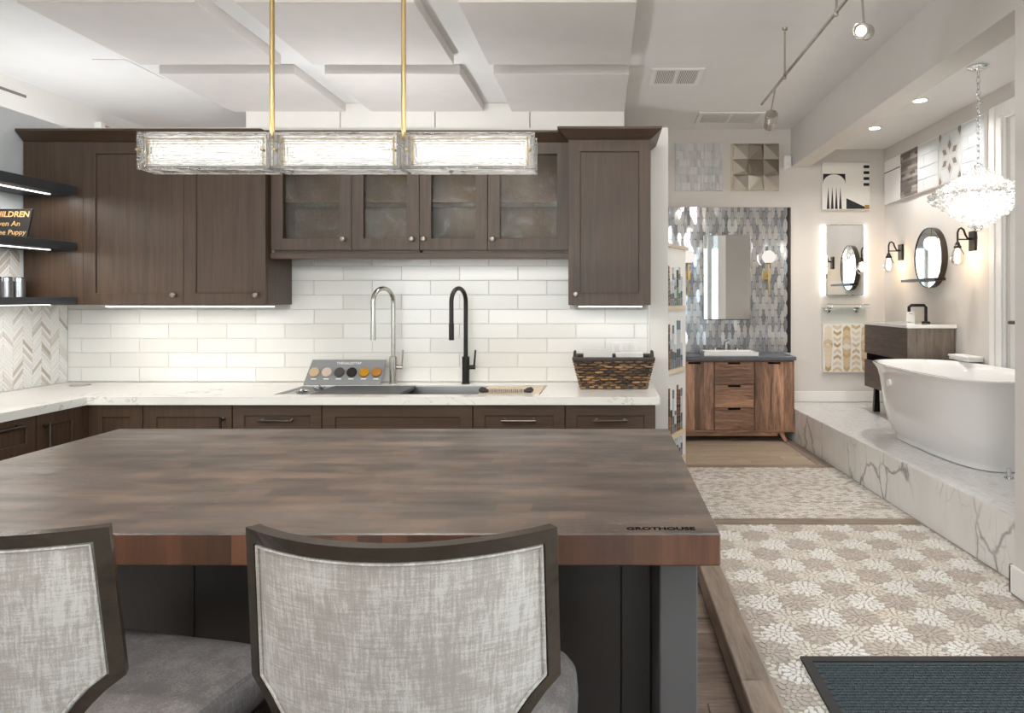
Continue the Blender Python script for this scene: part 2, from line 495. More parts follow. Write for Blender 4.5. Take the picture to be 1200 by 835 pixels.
def mirror_mat():
    t = NT('mirror'); b = t.bsdf(Roughness=0.01, Metallic=1.0); b.inputs['Base Color'].default_value = (0.88, 0.9, 0.9, 1)
mirror_mat()
def pyramid_metal():
    t = NT('silver_tile'); b = t.bsdf(Roughness=0.36, Metallic=0.85)
    g = t.n('ShaderNodeObjectInfo').outputs['Random']
    t.l(t.ramp(g, [(0, srgb(128, 118, 106)), (1, srgb(186, 178, 166))]), b.inputs['Base Color'])
pyramid_metal()
def quartz():
    t = NT('quartz'); b = t.bsdf(Roughness=0.16)
    v = t.coords((1, 1, 1), obj=False)
    w = t.noise(v, 2.2, 4, 0.6, 1.6)
    d = t.math('ABSOLUTE', t.math('SUBTRACT', w, 0.5))
    vein = t.ramp(d, [(0.0, (1, 1, 1, 1)), (0.012, (0, 0, 0, 1))])
    msk = t.ramp(t.noise(v, 1.3, 2), [(0.48, (0, 0, 0, 1)), (0.62, (1, 1, 1, 1))])
    f = t.math('MULTIPLY', t.math('MULTIPLY', vein, msk), 0.55)
    t.l(t.mix(f, srgb(238, 235, 229), srgb(150, 138, 124)), b.inputs['Base Color'])
quartz()
def marble():
    t = NT('marble_slab'); b = t.bsdf(Roughness=0.14)
    v0 = t.coords((1, 1, 1), obj=False)
    mp = t.n('ShaderNodeMapping'); mp.inputs['Rotation'].default_value = (0.7, 0.0, 0.0); mp.inputs['Scale'].default_value = (1, 2.2, 0.8)
    t.l(v0, mp.inputs[0]); v = mp.outputs[0]
    nz = t.n('ShaderNodeTexNoise'); nz.inputs['Scale'].default_value = 2.4; nz.inputs['Detail'].default_value = 4; t.l(v0, nz.inputs['Vector'])
    vm = t.n('ShaderNodeVectorMath', operation='SCALE'); vm.inputs['Scale'].default_value = 0.55; t.l(nz.outputs['Color'], vm.inputs[0])
    va = t.n('ShaderNodeVectorMath', operation='ADD'); t.l(v, va.inputs[0]); t.l(vm.outputs[0], va.inputs[1])
    def veins(scale, width):
        w = t.n('ShaderNodeTexVoronoi', feature='DISTANCE_TO_EDGE'); w.inputs['Scale'].default_value = scale
        t.l(va.outputs[0], w.inputs['Vector'])
        return t.ramp(w.outputs['Distance'], [(0.0, (1, 1, 1, 1)), (width, (0, 0, 0, 1))])
    m1 = t.ramp(t.noise(v0, 2.2, 2), [(0.44, (0, 0, 0, 1)), (0.56, (1, 1, 1, 1))])
    f1 = t.math('MULTIPLY', veins(1.7, 0.035), m1)
    f2 = t.math('MULTIPLY', veins(4.2, 0.03), 0.35)
    cloud = t.ramp(t.noise(v, 1.5, 3), [(0.4, srgb(240, 238, 235)), (0.75, srgb(226, 223, 219))])
    c = t.mix(t.math('MULTIPLY', f2, m1), cloud, srgb(150, 146, 142))
    c = t.mix(t.math('MULTIPLY', f1, 0.8), c, srgb(118, 114, 111))
    t.l(c, b.inputs['Base Color'])
marble()
def butcher():
    t = NT('butcher_block'); b = t.bsdf(Roughness=0.34); b.inputs['Specular IOR Level'].default_value = 0.85
    v = t.coords((1, 1, 1), obj=False)
    sx = t.n('ShaderNodeSeparateXYZ'); t.l(v, sx.inputs[0])
    # end grain blocks on top
    br = t.n('ShaderNodeTexBrick'); br.offset = 0.5; br.squash = 1.0
    for k, val in (('Scale', 1.0), ('Mortar Size', 0.0), ('Bias', 0.0), ('Brick Width', 0.085), ('Row Height', 0.060)): br.inputs[k].default_value = val
    br.inputs['Color1'].default_value = (0, 0, 0, 1); br.inputs['Color2'].default_value = (1, 1, 1, 1)
    t.l(v, br.inputs['Vector'])
    fine = t.noise(v, 60, 3, 0.6)
    big = t.noise(v, 7, 3)
    f = t.math('ADD', t.math('MULTIPLY', br.outputs['Color'], 0.50), t.math('ADD', t.math('MULTIPLY', fine, 0.30), t.math('MULTIPLY', big, 0.26)))
    top = t.ramp(f, [(0.2, srgb(36, 27, 22)), (0.55, srgb(54, 41, 34)), (0.9, srgb(82, 62, 49))])
    # upright staves along the edge
    st = t.math('FLOOR', t.math('MULTIPLY', t.math('ADD', sx.outputs['X'], sx.outputs['Y']), 19.0))
    wn = t.n('ShaderNodeTexWhiteNoise', noise_dimensions='1D'); t.l(st, wn.inputs['W'])
    mp = t.n('ShaderNodeMapping'); mp.inputs['Scale'].default_value = (55, 55, 5); t.l(v, mp.inputs[0])
    gr = t.noise(mp.outputs[0], 1.0, 5, 0.65, 1.0)
    fe = t.math('ADD', t.math('MULTIPLY', wn.outputs['Value'], 0.5), t.math('MULTIPLY', gr, 0.55))
    edge = t.ramp(fe, [(0.15, srgb(50, 31, 21)), (0.5, srgb(82, 50, 33)), (0.95, srgb(126, 82, 54))])
    g = t.n('ShaderNodeNewGeometry'); sn = t.n('ShaderNodeSeparateXYZ'); t.l(g.outputs['True Normal'], sn.inputs[0])
    fz = t.math('GREATER_THAN', sn.outputs['Z'], 0.5)
    # pale scratches, wear of the oiled surface
    sc = t.n('ShaderNodeMapping'); sc.inputs['Rotation'].default_value = (0, 0, 0.5); sc.inputs['Scale'].default_value = (3.0, 16.0, 1); t.l(v, sc.inputs[0])
    s1 = t.noise(sc.outputs[0], 1.6, 4, 0.5, 2.2)
    sd = t.math('ABSOLUTE', t.math('SUBTRACT', s1, 0.5))
    scr = t.ramp(sd, [(0.0, (1, 1, 1, 1)), (0.006, (0, 0, 0, 1))])
    sm = t.ramp(t.noise(v, 3.0, 2), [(0.5, (0, 0, 0, 1)), (0.62, (1, 1, 1, 1))])
    top = t.mix(t.math('MULTIPLY', t.math('MULTIPLY', scr, sm), 0.45), top, srgb(176, 160, 146))
    sheen = t.ramp(t.noise(sc.outputs[0], 0.45, 5, 0.6, 1.0), [(0.42, (0, 0, 0, 1)), (0.66, (1, 1, 1, 1))])  # pale haze painted into the colour, standing in for reflected sheen
    top = t.mix(t.math('MULTIPLY', sheen, 0.20), top, srgb(150, 128, 110))
    t.l(t.mix(fz, edge, top), b.inputs['Base Color'])
    wear = t.noise(sc.outputs[0], 0.8, 4, 0.6)
    t.l(t.ramp(wear, [(0.3, (0.30, 0.30, 0.30, 1)), (0.7, (0.48, 0.48, 0.48, 1))]), b.inputs['Roughness'])
    t.bump(t.math('ADD', t.math('MULTIPLY', fine, 0.5), wear), b, 0.06, 0.004)
butcher()
def fabric(name, c1, c2, c3):
    t = NT(name); b = t.bsdf(Roughness=0.9); b.inputs['Specular IOR Level'].default_value = 0.15
    v1 = t.coords((22, 22, 260)); v2 = t.coords((210, 210, 16)); v3 = t.coords((600, 600, 600)); v4 = t.coords((13, 13, 9))
    a = t.noise(v1, 1.0, 4, 0.65); c = t.noise(v2, 1.0, 4, 0.65); fine = t.noise(v3, 1.0, 1); pt = t.noise(v4, 1.0, 3, 0.6)
    f = t.math('ADD', t.math('ADD', t.math('MULTIPLY', a, 0.24), t.math('MULTIPLY', c, 0.34)), t.math('ADD', t.math('MULTIPLY', fine, 0.16), t.math('MULTIPLY', pt, 0.28)))
    col = t.ramp(f, [(0.45, c1), (0.51, c2), (0.57, c3)])
    t.l(col, b.inputs['Base Color'])
    t.bump(t.math('ADD', f, t.math('MULTIPLY', fine, 0.5)), b, 0.25, 0.002)
fabric('chair_fabric', srgb(164, 156, 149), srgb(174, 167, 161), srgb(198, 193, 188))
fabric('seat_fabric', srgb(94, 90, 89), srgb(101, 97, 96), srgb(116, 112, 111))
def ribbed_glass():
    t = NT('cast_glass')
    b = t.bsdf(Roughness=0.01); b.inputs['Base Color'].default_value = (1, 0.99, 0.97, 1)
    b.inputs['Transmission Weight'].default_value = 1.0; b.inputs['IOR'].default_value = 1.42
    tr = t.n('ShaderNodeBsdfTransparent'); m = t.n('ShaderNodeMixShader'); m.inputs[0].default_value = 0.9
    v = t.coords((7, 7, 85))
    t.bump(t.noise(v, 1.0, 3, 0.5, 0.6), b, 0.8, 0.008)
    t.l(tr.outputs[0], m.inputs[1]); t.l(b.outputs[0], m.inputs[2]); t.l(m.outputs[0], t.out.inputs[0])
ribbed_glass()
def foliage():
    t = NT('hedge_leaf'); b = t.bsdf(Roughness=0.7)
    r = t.n('ShaderNodeNewGeometry').outputs['Random Per Island']
    t.l(t.ramp(r, [(0, srgb(52, 76, 48)), (0.6, srgb(96, 124, 80)), (1, srgb(150, 170, 120))]), b.inputs['Base Color'])
foliage()
plain('pavement', srgb(170, 166, 160), 0.9, var=0.08)

# ------------------------------------------------------------------ dimensions
DW = 4.15; XL = -3.18; PT = 2.42           # kitchen partition: depth, left wall, height
CEIL = 3.043; DB = 6.75; XM = -4.38        # main ceiling, far wall, main left wall
XR = 2.708; BEAMX = 1.80; ACEIL = 2.845    # alcove right wall, beam face, alcove ceiling
ZF = 0.115; ZP = 0.41                      # raised floor, tub platform
YB = -4.0                                  # wall behind the camera
CT = 0.914                                 # counter height

# ------------------------------------------------------------------ the setting
struct('floor', MB().box(XM-0.1, 0.472, YB, DB, -0.06, -0.014), 'subfloor')
FLOOR = bpy.data.objects['floor']
raised = struct('floor_raised', MB().box(0.56, XR+0.1, YB, DB, -0.06, ZF-0.0032), 'grout_warm')
struct('ceiling', MB().box(XM-0.1, BEAMX+0.1, YB, DB+0.1, CEIL, CEIL+0.1), 'ceiling_paint')
struct('ceiling_alcove', MB().box(BEAMX+0.17, XR+0.1, 3.0, DB+0.1, ACEIL, ACEIL+0.1), 'ceiling_paint')
struct('wall_back', MB().box(XM-0.1, XR+0.1, DB, DB+0.12, -0.06, CEIL), 'wall_paint')
struct('wall_left', MB().box(XM-0.1, XM, YB, DB, -0.06, CEIL), 'white_paint')
# alcove right wall with a glazed door opening
AD0, AD1, ADT = 3.72, 4.70, 2.62
struct('wall_right', MB().box(XR, XR+0.12, AD1, DB, -0.06, CEIL).box(XR, XR+0.12, 2.9, AD0, -0.06, CEIL)
       .box(XR, XR+0.12, AD0, AD1, ADT, CEIL).box(XR, XR+0.12, AD0, AD1, -0.06, ZP+0.02), 'wall_paint')
# wall end beside the entrance, the beam over the alcove
struct('wall_pillar', MB().box(BEAMX, XR, 2.93, 3.066, -0.06, CEIL).box(BEAMX, BEAMX+0.17, 2.35, 2.93, -0.06, CEIL), 'wall_paint')
struct('trim_beam', MB().box(BEAMX, BEAMX+0.17, 3.066, DB, 2.673, CEIL), 'wall_paint')
# entrance side: glazed openings framed by posts
mb = MB().box(BEAMX, BEAMX+0.17, YB, -1.9, -0.06, CEIL).box(BEAMX, BEAMX+0.17, -1.9, 2.35, 2.72, CEIL)
mb.box(BEAMX, BEAMX+0.17, -1.9, 2.35, -0.06, ZF+0.03)
struct('wall_entrance', mb, 'wall_paint')
mb = MB()
for y in (-1.87, -0.45, 0.95, 2.32): mb.box(BEAMX+0.04, BEAMX+0.12, y-0.04, y+0.04, ZF+0.03, 2.72)
w1 = struct('window_1', mb, 'trim_white')
part('glass_pane', MB().box(BEAMX+0.075, BEAMX+0.085, -1.83, 2.28, ZF+0.03, 2.72), 'window_glass', w1)
mb = MB().box(XM, -4.15, YB-0.12, YB, -0.06, CEIL).box(1.5, XR, YB-0.12, YB, -0.06, CEIL).box(-4.15, 1.5, YB-0.12, YB, 2.72, CEIL).box(-4.15, 1.5, YB-0.12, YB, -0.06, 0.2)
struct('wall_front', mb, 'wall_paint')
mb = MB()
for x in (-4.12, -2.7, -1.3, 0.1, 1.47): mb.box(x-0.04, x+0.04, YB-0.1, YB-0.02, 0.2, 2.72)
mb.box(-4.15, 1.5, YB-0.1, YB-0.02, 2.66, 2.72); mb.box(-4.15, 1.5, YB-0.1, YB-0.02, 0.2, 0.26)
w2 = struct('window_2', mb, 'trim_white')
part('glass_pane', MB().box(-4.15, 1.5, YB-0.065, YB-0.055, 0.2, 2.72), 'window_glass', w2)
# closure between the alcove and the entrance wall
struct('wall_side', MB().box(BEAMX+0.17, XR, 2.86, 2.93, -0.06, CEIL), 'wall_paint')
# trim
struct('baseboard_back', MB().cbox(1.81, XR-0.02, DB-0.018, DB-0.001, ZP+0.004, ZP+0.105, 0.004), 'trim_white')
struct('baseboard_right', MB().cbox(XR-0.018, XR-0.001, 4.9, 6.7, ZP+0.004, ZP+0.105, 0.004), 'trim_white')
struct('baseboard_pillar', MB().cbox(BEAMX-0.018, BEAMX-0.001, 2.36, 3.084, ZF+0.002, ZF+0.125, 0.004)
       .cbox(BEAMX-0.018, BEAMX+0.06, 3.0665, 3.084, ZF+0.002, ZF+0.125, 0.004), 'trim_white')

# kitchen partition
struct('wall_kitchen', MB().box(XL-0.12, 0.38, DW, DW+0.12, 0, PT), 'white_paint')
struct('wall_kitchen_left', MB().box(XL-0.12, XL, 0.3, DW, 0, PT), 'cool_paint')
WK = bpy.data.objects['wall_kitchen']; WKL = bpy.data.objects['wall_kitchen_left']
# bulkhead behind the partition, four boards with open joints
bk = struct('trim_bulkhead', MB().box(-2.99, 0.165, 5.87, 6.6, 2.5, CEIL-0.001), 'vent_dark')
for i in range(4):
    x0 = -3.0+i*0.793
    part('panel', MB().cbox(x0+0.004, x0+0.789, 5.85, 5.869, 2.49, CEIL-0.002, 0.002), 'white_paint', bk)
# glazed alcove door
d1 = struct('door_1', MB().box(XR+0.02, XR+0.10, AD0, AD0+0.07, ZP+0.02, ADT).box(XR+0.02, XR+0.10, AD1-0.07, AD1, ZP+0.02, ADT)
            .box(XR+0.02, XR+0.10, AD0+0.07, AD1-0.07, ADT-0.08, ADT).box(XR+0.02, XR+0.10, AD0+0.07, AD1-0.07, ZP+0.02, ZP+0.14), 'trim_white')
part('glass_pane', MB().box(XR+0.055, XR+0.065, AD0+0.07, AD1-0.07, ZP+0.14, ADT-0.08), 'window_glass', d1)
part('handle', MB().cyl((XR+0.02, AD1-0.11, 1.25), (XR-0.05, AD1-0.11, 1.25), 0.012).tube([(XR-0.05, AD1-0.11, 1.25), (XR-0.05, AD1-0.22, 1.25)], 0.011), 'bronze', d1)
cs = struct('trim_1', MB().cbox(XR-0.025, XR-0.001, AD1, AD1+0.17, ZP+0.002, ADT+0.11, 0.006), 'trim_white')
struct('trim_2', MB().cbox(XR-0.025, XR-0.001, AD0-0.12, AD0, ZP+0.002, ADT+0.11, 0.006), 'trim_white')
struct('trim_3', MB().cbox(XR-0.026, XR-0.001, AD0+0.001, AD1-0.001, ADT+0.001, ADT+0.11, 0.006), 'trim_white')
part('moulding', MB().cbox(XR-0.040, XR-0.026, AD1+0.005, AD1+0.05, ZP+0.002, ADT+0.02, 0.004).cbox(XR-0.034, XR-0.026, AD1+0.10, AD1+0.165, ZP+0.002, ADT+0.10, 0.004), 'trim_white', cs)
# outdoors beyond the alcove door and the shop front
struct('ground_outside', MB().box(XR+0.13, 14, -14, 14, -0.3, 0.0).box(-14, XR+0.13, -18, YB-0.13, -0.3, -0.06), 'pavement')
mb = MB(); random.seed(3)
for i in range(4500):
    c = Vector((6.0+random.uniform(-0.7, 0.7), random.uniform(4.5, 16), random.uniform(0, 5.0)))
    n = Vector((random.gauss(-1, 0.7), random.gauss(0, 0.7), random.gauss(0.3, 0.7))).normalized()
    u = n.orthogonal().normalized(); w = n.cross(u); s = random.uniform(0.10, 0.2)
    mb.add([c-u*s, c-w*s*0.5, c+u*s, c+w*s*0.5], [(0, 1, 2, 3)])
hd = thing('hedge', (6, 8, 0), 'tall green hedge growing outside beyond the glazed alcove door', 'hedge')
part('foliage', mb, 'hedge_leaf', hd, kind='stuff')
for yy in (5, 10): part('trunk', MB().tube([(6, yy, 0.0), (6.05, yy, 1.0)], [0.05, 0.03], 8), 'door_wood', hd)

# floors ------------------------------------------------------------
random.seed(11)
y = 0.9; k = 0
plank_meshes = {}
while y < 3.75:                              # kitchen boards, laid across
    wd = 0.128
    x = -3.1+random.uniform(-0.9, 0)
    while x < 0.46:
        ln = random.choice((0.9, 1.2, 1.5)); x1 = min(x+ln, 0.468); x0 = max(x, -2.0)
        if x1-x0 > 0.08 and x1 > -1.95:
            part('plank', MB().cbox(x0+0.001, x1-0.001, y+0.001, y+wd-0.001, -0.014, 0.0+random.uniform(-0.0006, 0.0006), 0.002), 'floor_plank', FLOOR)
        x += ln
    y += wd
part('plank_field', MB().box(-4.3, 0.468, YB, 0.9, -0.014, -0.001).box(XL, -2.001, 0.9, 3.75, -0.014, -0.001).box(0.3, 0.468, 3.76, DB, -0.014, -0.001), 'floor_plank', FLOOR)
# step nosing of weathered boards: riser and tread
st = struct('trim_step', MB().box(0.474, 0.559, YB+0.02, DB-0.3, -0.05, ZF-0.02), 'subfloor')
ys = [-1.2, 0.6, 2.37, 3.55, 5.3, 6.4]
for i in range(5):
    part('plank', MB().cbox(0.462, 0.563, ys[i]+0.0015, ys[i+1]-0.0015, ZF-0.019, ZF+0.001, 0.004), 'step_wood', st)
    part('riser_plank', MB().cbox(0.466, 0.4735, ys[i]+0.0015, ys[i+1]-0.0015, 0.002, ZF-0.02, 0.001), 'step_wood', st)
# thresholds across the raised floor
struct('trim_threshold', MB().cbox(0.565, 1.10, 4.014, 4.108, ZF-0.01, ZF+0.002, 0.002), 'step_wood_x')
t2 = bpy.data.objects['trim_threshold']
part('plank', MB().cbox(1.102, 1.815, 4.014, 4.108, ZF-0.01, ZF+0.002, 0.002), 'step_wood_x', t2)
struct('trim_threshold_far', MB().cbox(0.565, 1.76, 5.356, 5.444, ZF-0.01, ZF+0.002, 0.002), 'step_wood_x')
mb = MB(); mb.prism([(1.655, 5.446), (1.75, 5.446), (1.72, 6.3), (1.625, 6.3)], ZF-0.01, ZF+0.002)
struct('trim_border', mb, 'step_wood')

def edgeX(d): return 1.70+(6.75-d)*(1.865-1.70)/(6.75-3.2)     # front edge of the platform (slightly skewed)

# stone planks before the vanity
random.seed(5)
y = 5.446; r = 0
while y < 6.70:
    x = 0.565-(0.0, 0.33, 0.16)[r % 3]*1.0
    while x < 1.66:
        x0 = max(x, 0.565); x1 = min(x+0.6, 1.652-(y-5.446)*0.037)
        if x1-x0 > 0.03:
            part('plank', MB().cbox(x0+0.0012, x1-0.0012, y+0.0012, min(y+0.15, 6.74)-0.0012, ZF-0.011, ZF+random.uniform(-0.0006, 0.0004), 0.0015), 'stone_plank', raised)
        x += 0.6
    y += 0.15; r += 1
# woven strip mosaic
mb = MB(); random.seed(6)
px_, py_ = 0.038, 0.019
yy = 4.110; r = 0
while yy < 5.352:
    x = 0.567+(r % 2)*px_*0.5-0.01
    xm = edgeX(yy)-0.003
    while x < xm-0.012:
        x1 = min(x+px_-0.006, xm)
        if x1-x > 0.008:
            a = 0.0035 if (int((x-0.5)/px_)+r) % 2 else -0.0035
            z1 = ZF+random.uniform(-0.0012, 0.0008)
            p = [(max(x, 0.567), yy+a), (x1, yy-a), (x1, yy+py_-0.005-a), (max(x, 0.567), yy+py_-0.005+a)]
            mb.prism(p, ZF-0.011, z1)
        x += px_
    yy += py_; r += 1
part('mosaic_strips', mb, 'pebble_strip', raised, kind='stuff')
# flower mosaic: petals round staggered centres, three stones
random.seed(8)
A, B = 0.215, 0.28
cent = []
for i in range(-2, 9):
    for j in range(-7, 8):
        bx = 0.68+i*A; by = 2.70+j*B+(B/2 if i % 2 else 0)
        for (ox, oy, c) in ((0, 0, 0), (A*2/3, 0, 1), (A/3, B/2, 2)):
            cent.append((bx+ox, by+oy, c))
def petal_poly(l, w):
    return [(-l*0.49, 0), (-l*0.28, -w*0.40), (l*0.02, -w*0.52), (l*0.30, -w*0.42), (l*0.49, 0), (l*0.30, w*0.42), (l*0.02, w*0.52), (-l*0.28, w*0.40)]
shape_cache = {}
petals = []
for (cx, cy, c) in cent:
    if not (0.48 < cx < 1.95 and 1.0 < cy < 4.1): continue
    near = [(qx-cx, qy-cy) for (qx, qy, _) in cent if 0 < (qx-cx)**2+(qy-cy)**2 < 0.09]
    a0 = random.uniform(0, 1)
    for ring, (rad, cnt, l, w) in enumerate(((0.0095, 4, 0.016, 0.0125), (0.0265, 8, 0.021, 0.0155), (0.051, 13, 0.034, 0.0170), (0.084, 19, 0.040, 0.0185))):
        for q in range(cnt):
            an = a0+2*PI*(q+(ring % 2)*0.5)/cnt
            ux, uy = math.cos(an), math.sin(an)
            # shrink against the border with the neighbouring flowers
            lim = min([(nx*nx+ny*ny)/2/max(1e-6, nx*ux+ny*uy) for nx, ny in near if nx*ux+ny*uy > 1e-6] or [1])
            inner = rad-l/2; outer = min(rad+l/2, lim+(0.0045 if q % 2 else -0.0055))
            if outer-inner < 0.0095: continue
            L = round((outer-inner)/0.004)*0.004; m = (outer+inner)/2
            petals.append((cx+ux*m, cy+uy*m, an, L, w*1.12, c))
sel = []
for p in petals:
    if 4.012-p[3]/2 < p[1] or p[1] < 1.0: continue
    if p[0] < 0.566+p[3]*0.3 or p[0] > min(edgeX(p[1]), 1.86)-p[3]*0.4: continue
    if p[1] < 3.10 and p[0] > 1.775: continue
    sel.append(p)
def on_mat(p): return 0.735 < p[0] < 1.71 and 1.63 < p[1] < 2.475
sel = [p for p in sel if not on_mat(p)]
vis = [p for p in sel if 345+(1.29*F/p[1]) < 840 and VX+p[0]*F/p[1] < 1195]
vis.sort(key=lambda p: p[1])
near_set = set(id(p) for p in vis[:300])
joined = [MB(), MB(), MB()]
cn = ('petal_white', 'petal_taupe', 'petal_cream')
raisz = ZF
for p in sel:
    x, y, an, L, w, c = p
    if id(p) in near_set:
        key = (round(L, 4), round(w, 4), c)
        if key not in shape_cache:
            me = MB().prism(petal_poly(L, w), -0.012, 0.0).mesh('petal_tile'); me.materials.append(MATS[cn[c]+'_one'])
            shape_cache[key] = me
        o = bpy.data.objects.new('petal_tile', shape_cache[key]); COL.objects.link(o)
        o.parent = raised; o.location = (x, y, raisz+random.uniform(-0.0008, 0.0008)); o.rotation_euler = (0, 0, an)
    else:
        ca, sa = math.cos(an), math.sin(an)
        joined[c].prism([(x+ca*a-sa*b, y+sa*a+ca*b) for a, b in petal_poly(L, w)], raisz-0.012, raisz+random.uniform(-0.0008, 0.0008))
for c in range(3):
    part('petal_field', joined[c], cn[c], raised, kind='stuff')

# tub platform: marble slabs on the riser, small marble bricks on top
pf = struct('floor_platform', MB().prism([(edgeX(2.95)+0.012, 3.07), (XR, 3.07), (XR, DB), (edgeX(DB)+0.012, DB)], ZF-0.05, ZP-0.0035), 'grout_grey')
d = 3.075
joints = [3.075, 3.32, 3.78, 4.22, 4.66, 5.10, 5.54, 5.98, 6.42, 6.745]
for i in range(len(joints)-1):
    a, b = joints[i]+0.001, joints[i+1]-0.001
    part('slab', MB().prism([(edgeX(a), a), (edgeX(a)+0.012, a), (edgeX(b)+0.012, b), (edgeX(b), b)], ZF+0.0015, ZP), 'marble_slab', pf)
mb = MB(); random.seed(9)
bw, bh = 0.052, 0.027
x = 0; r = 0
xx = 1.72
while xx < XR-0.002:
    y = 3.076-(r % 2)*bw/2
    while y < DB-0.002:
        y0 = max(y, 3.076); y1 = min(y+bw-0.003, DB-0.002); x1 = min(xx+bh-0.003, XR-0.002)
        lim = edgeX(y0)+0.0135
        if y1-y0 > 0.006 and x1 > lim+0.004:
            z = ZP+random.uniform(-0.001, 0.0003)
            mb.box(max(xx, lim), x1, y0, y1, ZP-0.011, z)
        y += bw
    xx += bh; r += 1
part('marble_bricks', mb, 'marble_brick', pf, kind='stuff')

# subway tiles on the kitchen wall -----------------------------------
TW, TH = 0.3445, 0.0855
xr = 0.258
def tile_row(z0, z1, off, xa, xb):
    x = -3.095+off-2*TW
    while x < xb:
        x0 = max(x, xa); x1 = min(x+TW, xb)
        if x1-x0 > 0.02:
            part('tile', MB().cbox(x0+0.0012, x1-0.0012, DW-0.009+random.uniform(-0.0008, 0.0003), DW-0.0005, z0+0.0012, z1-0.0012, 0.0022), 'subway_glaze', WK)
        x += TW
part('grout_bed', MB().box(XL+0.001, xr, DW-0.0045, DW-0.0001, CT+0.001, 1.70), 'grout', WK)
for r in range(9):
    z0 = CT+0.001+r*TH; z1 = z0+TH
    off = 0 if r % 2 == 0 else TW/2
    if z1 < 1.375: tile_row(z0, z1, off, XL+0.001, xr)
    else: tile_row(z0, min(z1, 1.645), off, -1.86, -0.20)
part('tile_trim', MB().cbox(xr+0.0005, xr+0.010, DW-0.010, DW-0.0005, CT+0.001, 1.372, 0.002), 'trim_white', WK)
# herringbone on the left wall
mb = MB(); random.seed(4)
hl, hw = 0.080, 0.0165
def clip_rect(poly, lo, hi, ax):
    out = []
    for i in range(len(poly)):
        p, q = poly[i], poly[(i+1) % len(poly)]
        def ins(v): return lo <= v[ax] <= hi
        for bound, sgn in ((lo, 1), (hi, -1)): pass
        out.append(p)
    return out
def clip_half(poly, ax, bound, keep_greater):
    out = []
    for i in range(len(poly)):
        p, q = poly[i], poly[(i+1) % len(poly)]
        a = (p[ax] >= bound) == keep_greater; b = (q[ax] >= bound) == keep_greater
        if a: out.append(p)
        if a != b:
            t = (bound-p[ax])/(q[ax]-p[ax])
            out.append((p[0]+t*(q[0]-p[0]), p[1]+t*(q[1]-p[1])))
    return out
cw = (hl+hw)/math.sqrt(2)*0.93
def herring(ya, yb, za, zb):
    ncol = int((yb-ya)/cw)+3
    for c in range(-2, ncol):
        y0 = yb-c*cw
        sgn = 1 if c % 2 else -1
        step = hw*math.sqrt(2)
        z = za-0.25
        while z < zb+0.25:
            # slanted strip between y0-cw and y0
            p = [(y0-cw+0.001, z-sgn*cw/2), (y0-0.001, z+sgn*cw/2), (y0-0.001, z+sgn*cw/2+step-0.003), (y0-cw+0.001, z-sgn*cw/2+step-0.003)]
            for ax, bnd, g in ((0, ya, True), (0, yb, False), (1, za, True), (1, zb, False)):
                if len(p) >= 3: p = clip_half(p, ax, bnd, g)
            if len(p) >= 3:
                mb.prism(p, XL+0.0005, XL+0.007+random.uniform(-0.001, 0.0005), 'yz')
            z += step
herring(2.6, DW-0.012, CT+0.002, 1.372)
herring(2.9, 3.80, 1.417, 1.668)
part('herringbone_tiles', mb, 'herringbone_marble', WKL, kind='stuff')

# ------------------------------------------------------------------ kitchen cabinets
def bodyF(y0):     # (u, v, n) -> front facing -y at y0, n towards the room
    return lambda u, v, n: (u, y0-n, v)
def sideF(x0):     # front facing +x at x0; u runs along y
    return lambda u, v, n: (x0+n, u, v)
def shaker(u0, u1, v0, v1, f, th=0.02, fw=0.062, rec=0.009, bev=0.003):
    """a framed door as one connected mesh"""
    mb = MB()
    def ring(i, n): return [f(u0+i, v0+i, n), f(u1-i, v0+i, n), f(u1-i, v1-i, n), f(u0+i, v1-i, n)]
    R = [ring(0, 0), ring(0, th-0.001), ring(0.0012, th), ring(fw, th), ring(fw+bev, th-bev), ring(fw+bev, th-rec)]
    vs = sum(R, [])
    fs = [(3, 2, 1, 0)]
    for k in range(5):
        for i in range(4):
            j = (i+1) % 4
            fs.append((k*4+i, k*4+j, (k+1)*4+j, (k+1)*4+i))
    fs.append((20, 21, 22, 23))
    a, b, c = [Vector(p) for p in R[3][:3]]
    want = Vector(f(0, 0, 1))-Vector(f(0, 0, 0))
    if (b-a).cross(c-a).dot(want) < 0: fs = [q[::-1] for q in fs]
    return mb.add(vs, fs)
def glass_frame(u0, u1, v0, v1, f, fl, fr, fb, ft, th=0.02):
    """door frame with an opening"""
    mb = MB()
    def ring(a, b, c, d, n): return [f(u0+a, v0+c, n), f(u1-b, v0+c, n), f(u1-b, v1-d, n), f(u0+a, v1-d, n)]
    R = [ring(0, 0, 0, 0, 0), ring(0, 0, 0, 0, th), ring(fl, fr, fb, ft, th), ring(fl, fr, fb, ft, 0)]
    vs = sum(R, [])
    fs = []
    for k in range(4):
        for i in range(4):
            j = (i+1) % 4; k2 = (k+1) % 4
            fs.append((k*4+i, k*4+j, k2*4+j, k2*4+i))
    return mb.add(vs, fs)
def knob(parent, x, y, z):
    return part('knob', MB().lathe([(0.006, 0), (0.006, -0.012), (0.015, -0.016), (0.016, -0.022), (0.011, -0.028), (0.0, -0.029)], (x, y, z), 14, 'y'), 'aged_nickel', parent)
def pull(parent, p0, p1, out, mat='bronze'):
    p0, p1, out = Vector(p0), Vector(p1), Vector(out)
    t = (p1-p0).normalized()
    mb = MB().tube([p0-t*0.014+out, p1+t*0.014+out], 0.006, 8)
    for p in (p0, p1): mb.tube([p, p+out*0.35, p+out*0.4, p+out*1.0], [0.009, 0.009, 0.006, 0.006], 8)
    return part('handle', mb, mat, parent)
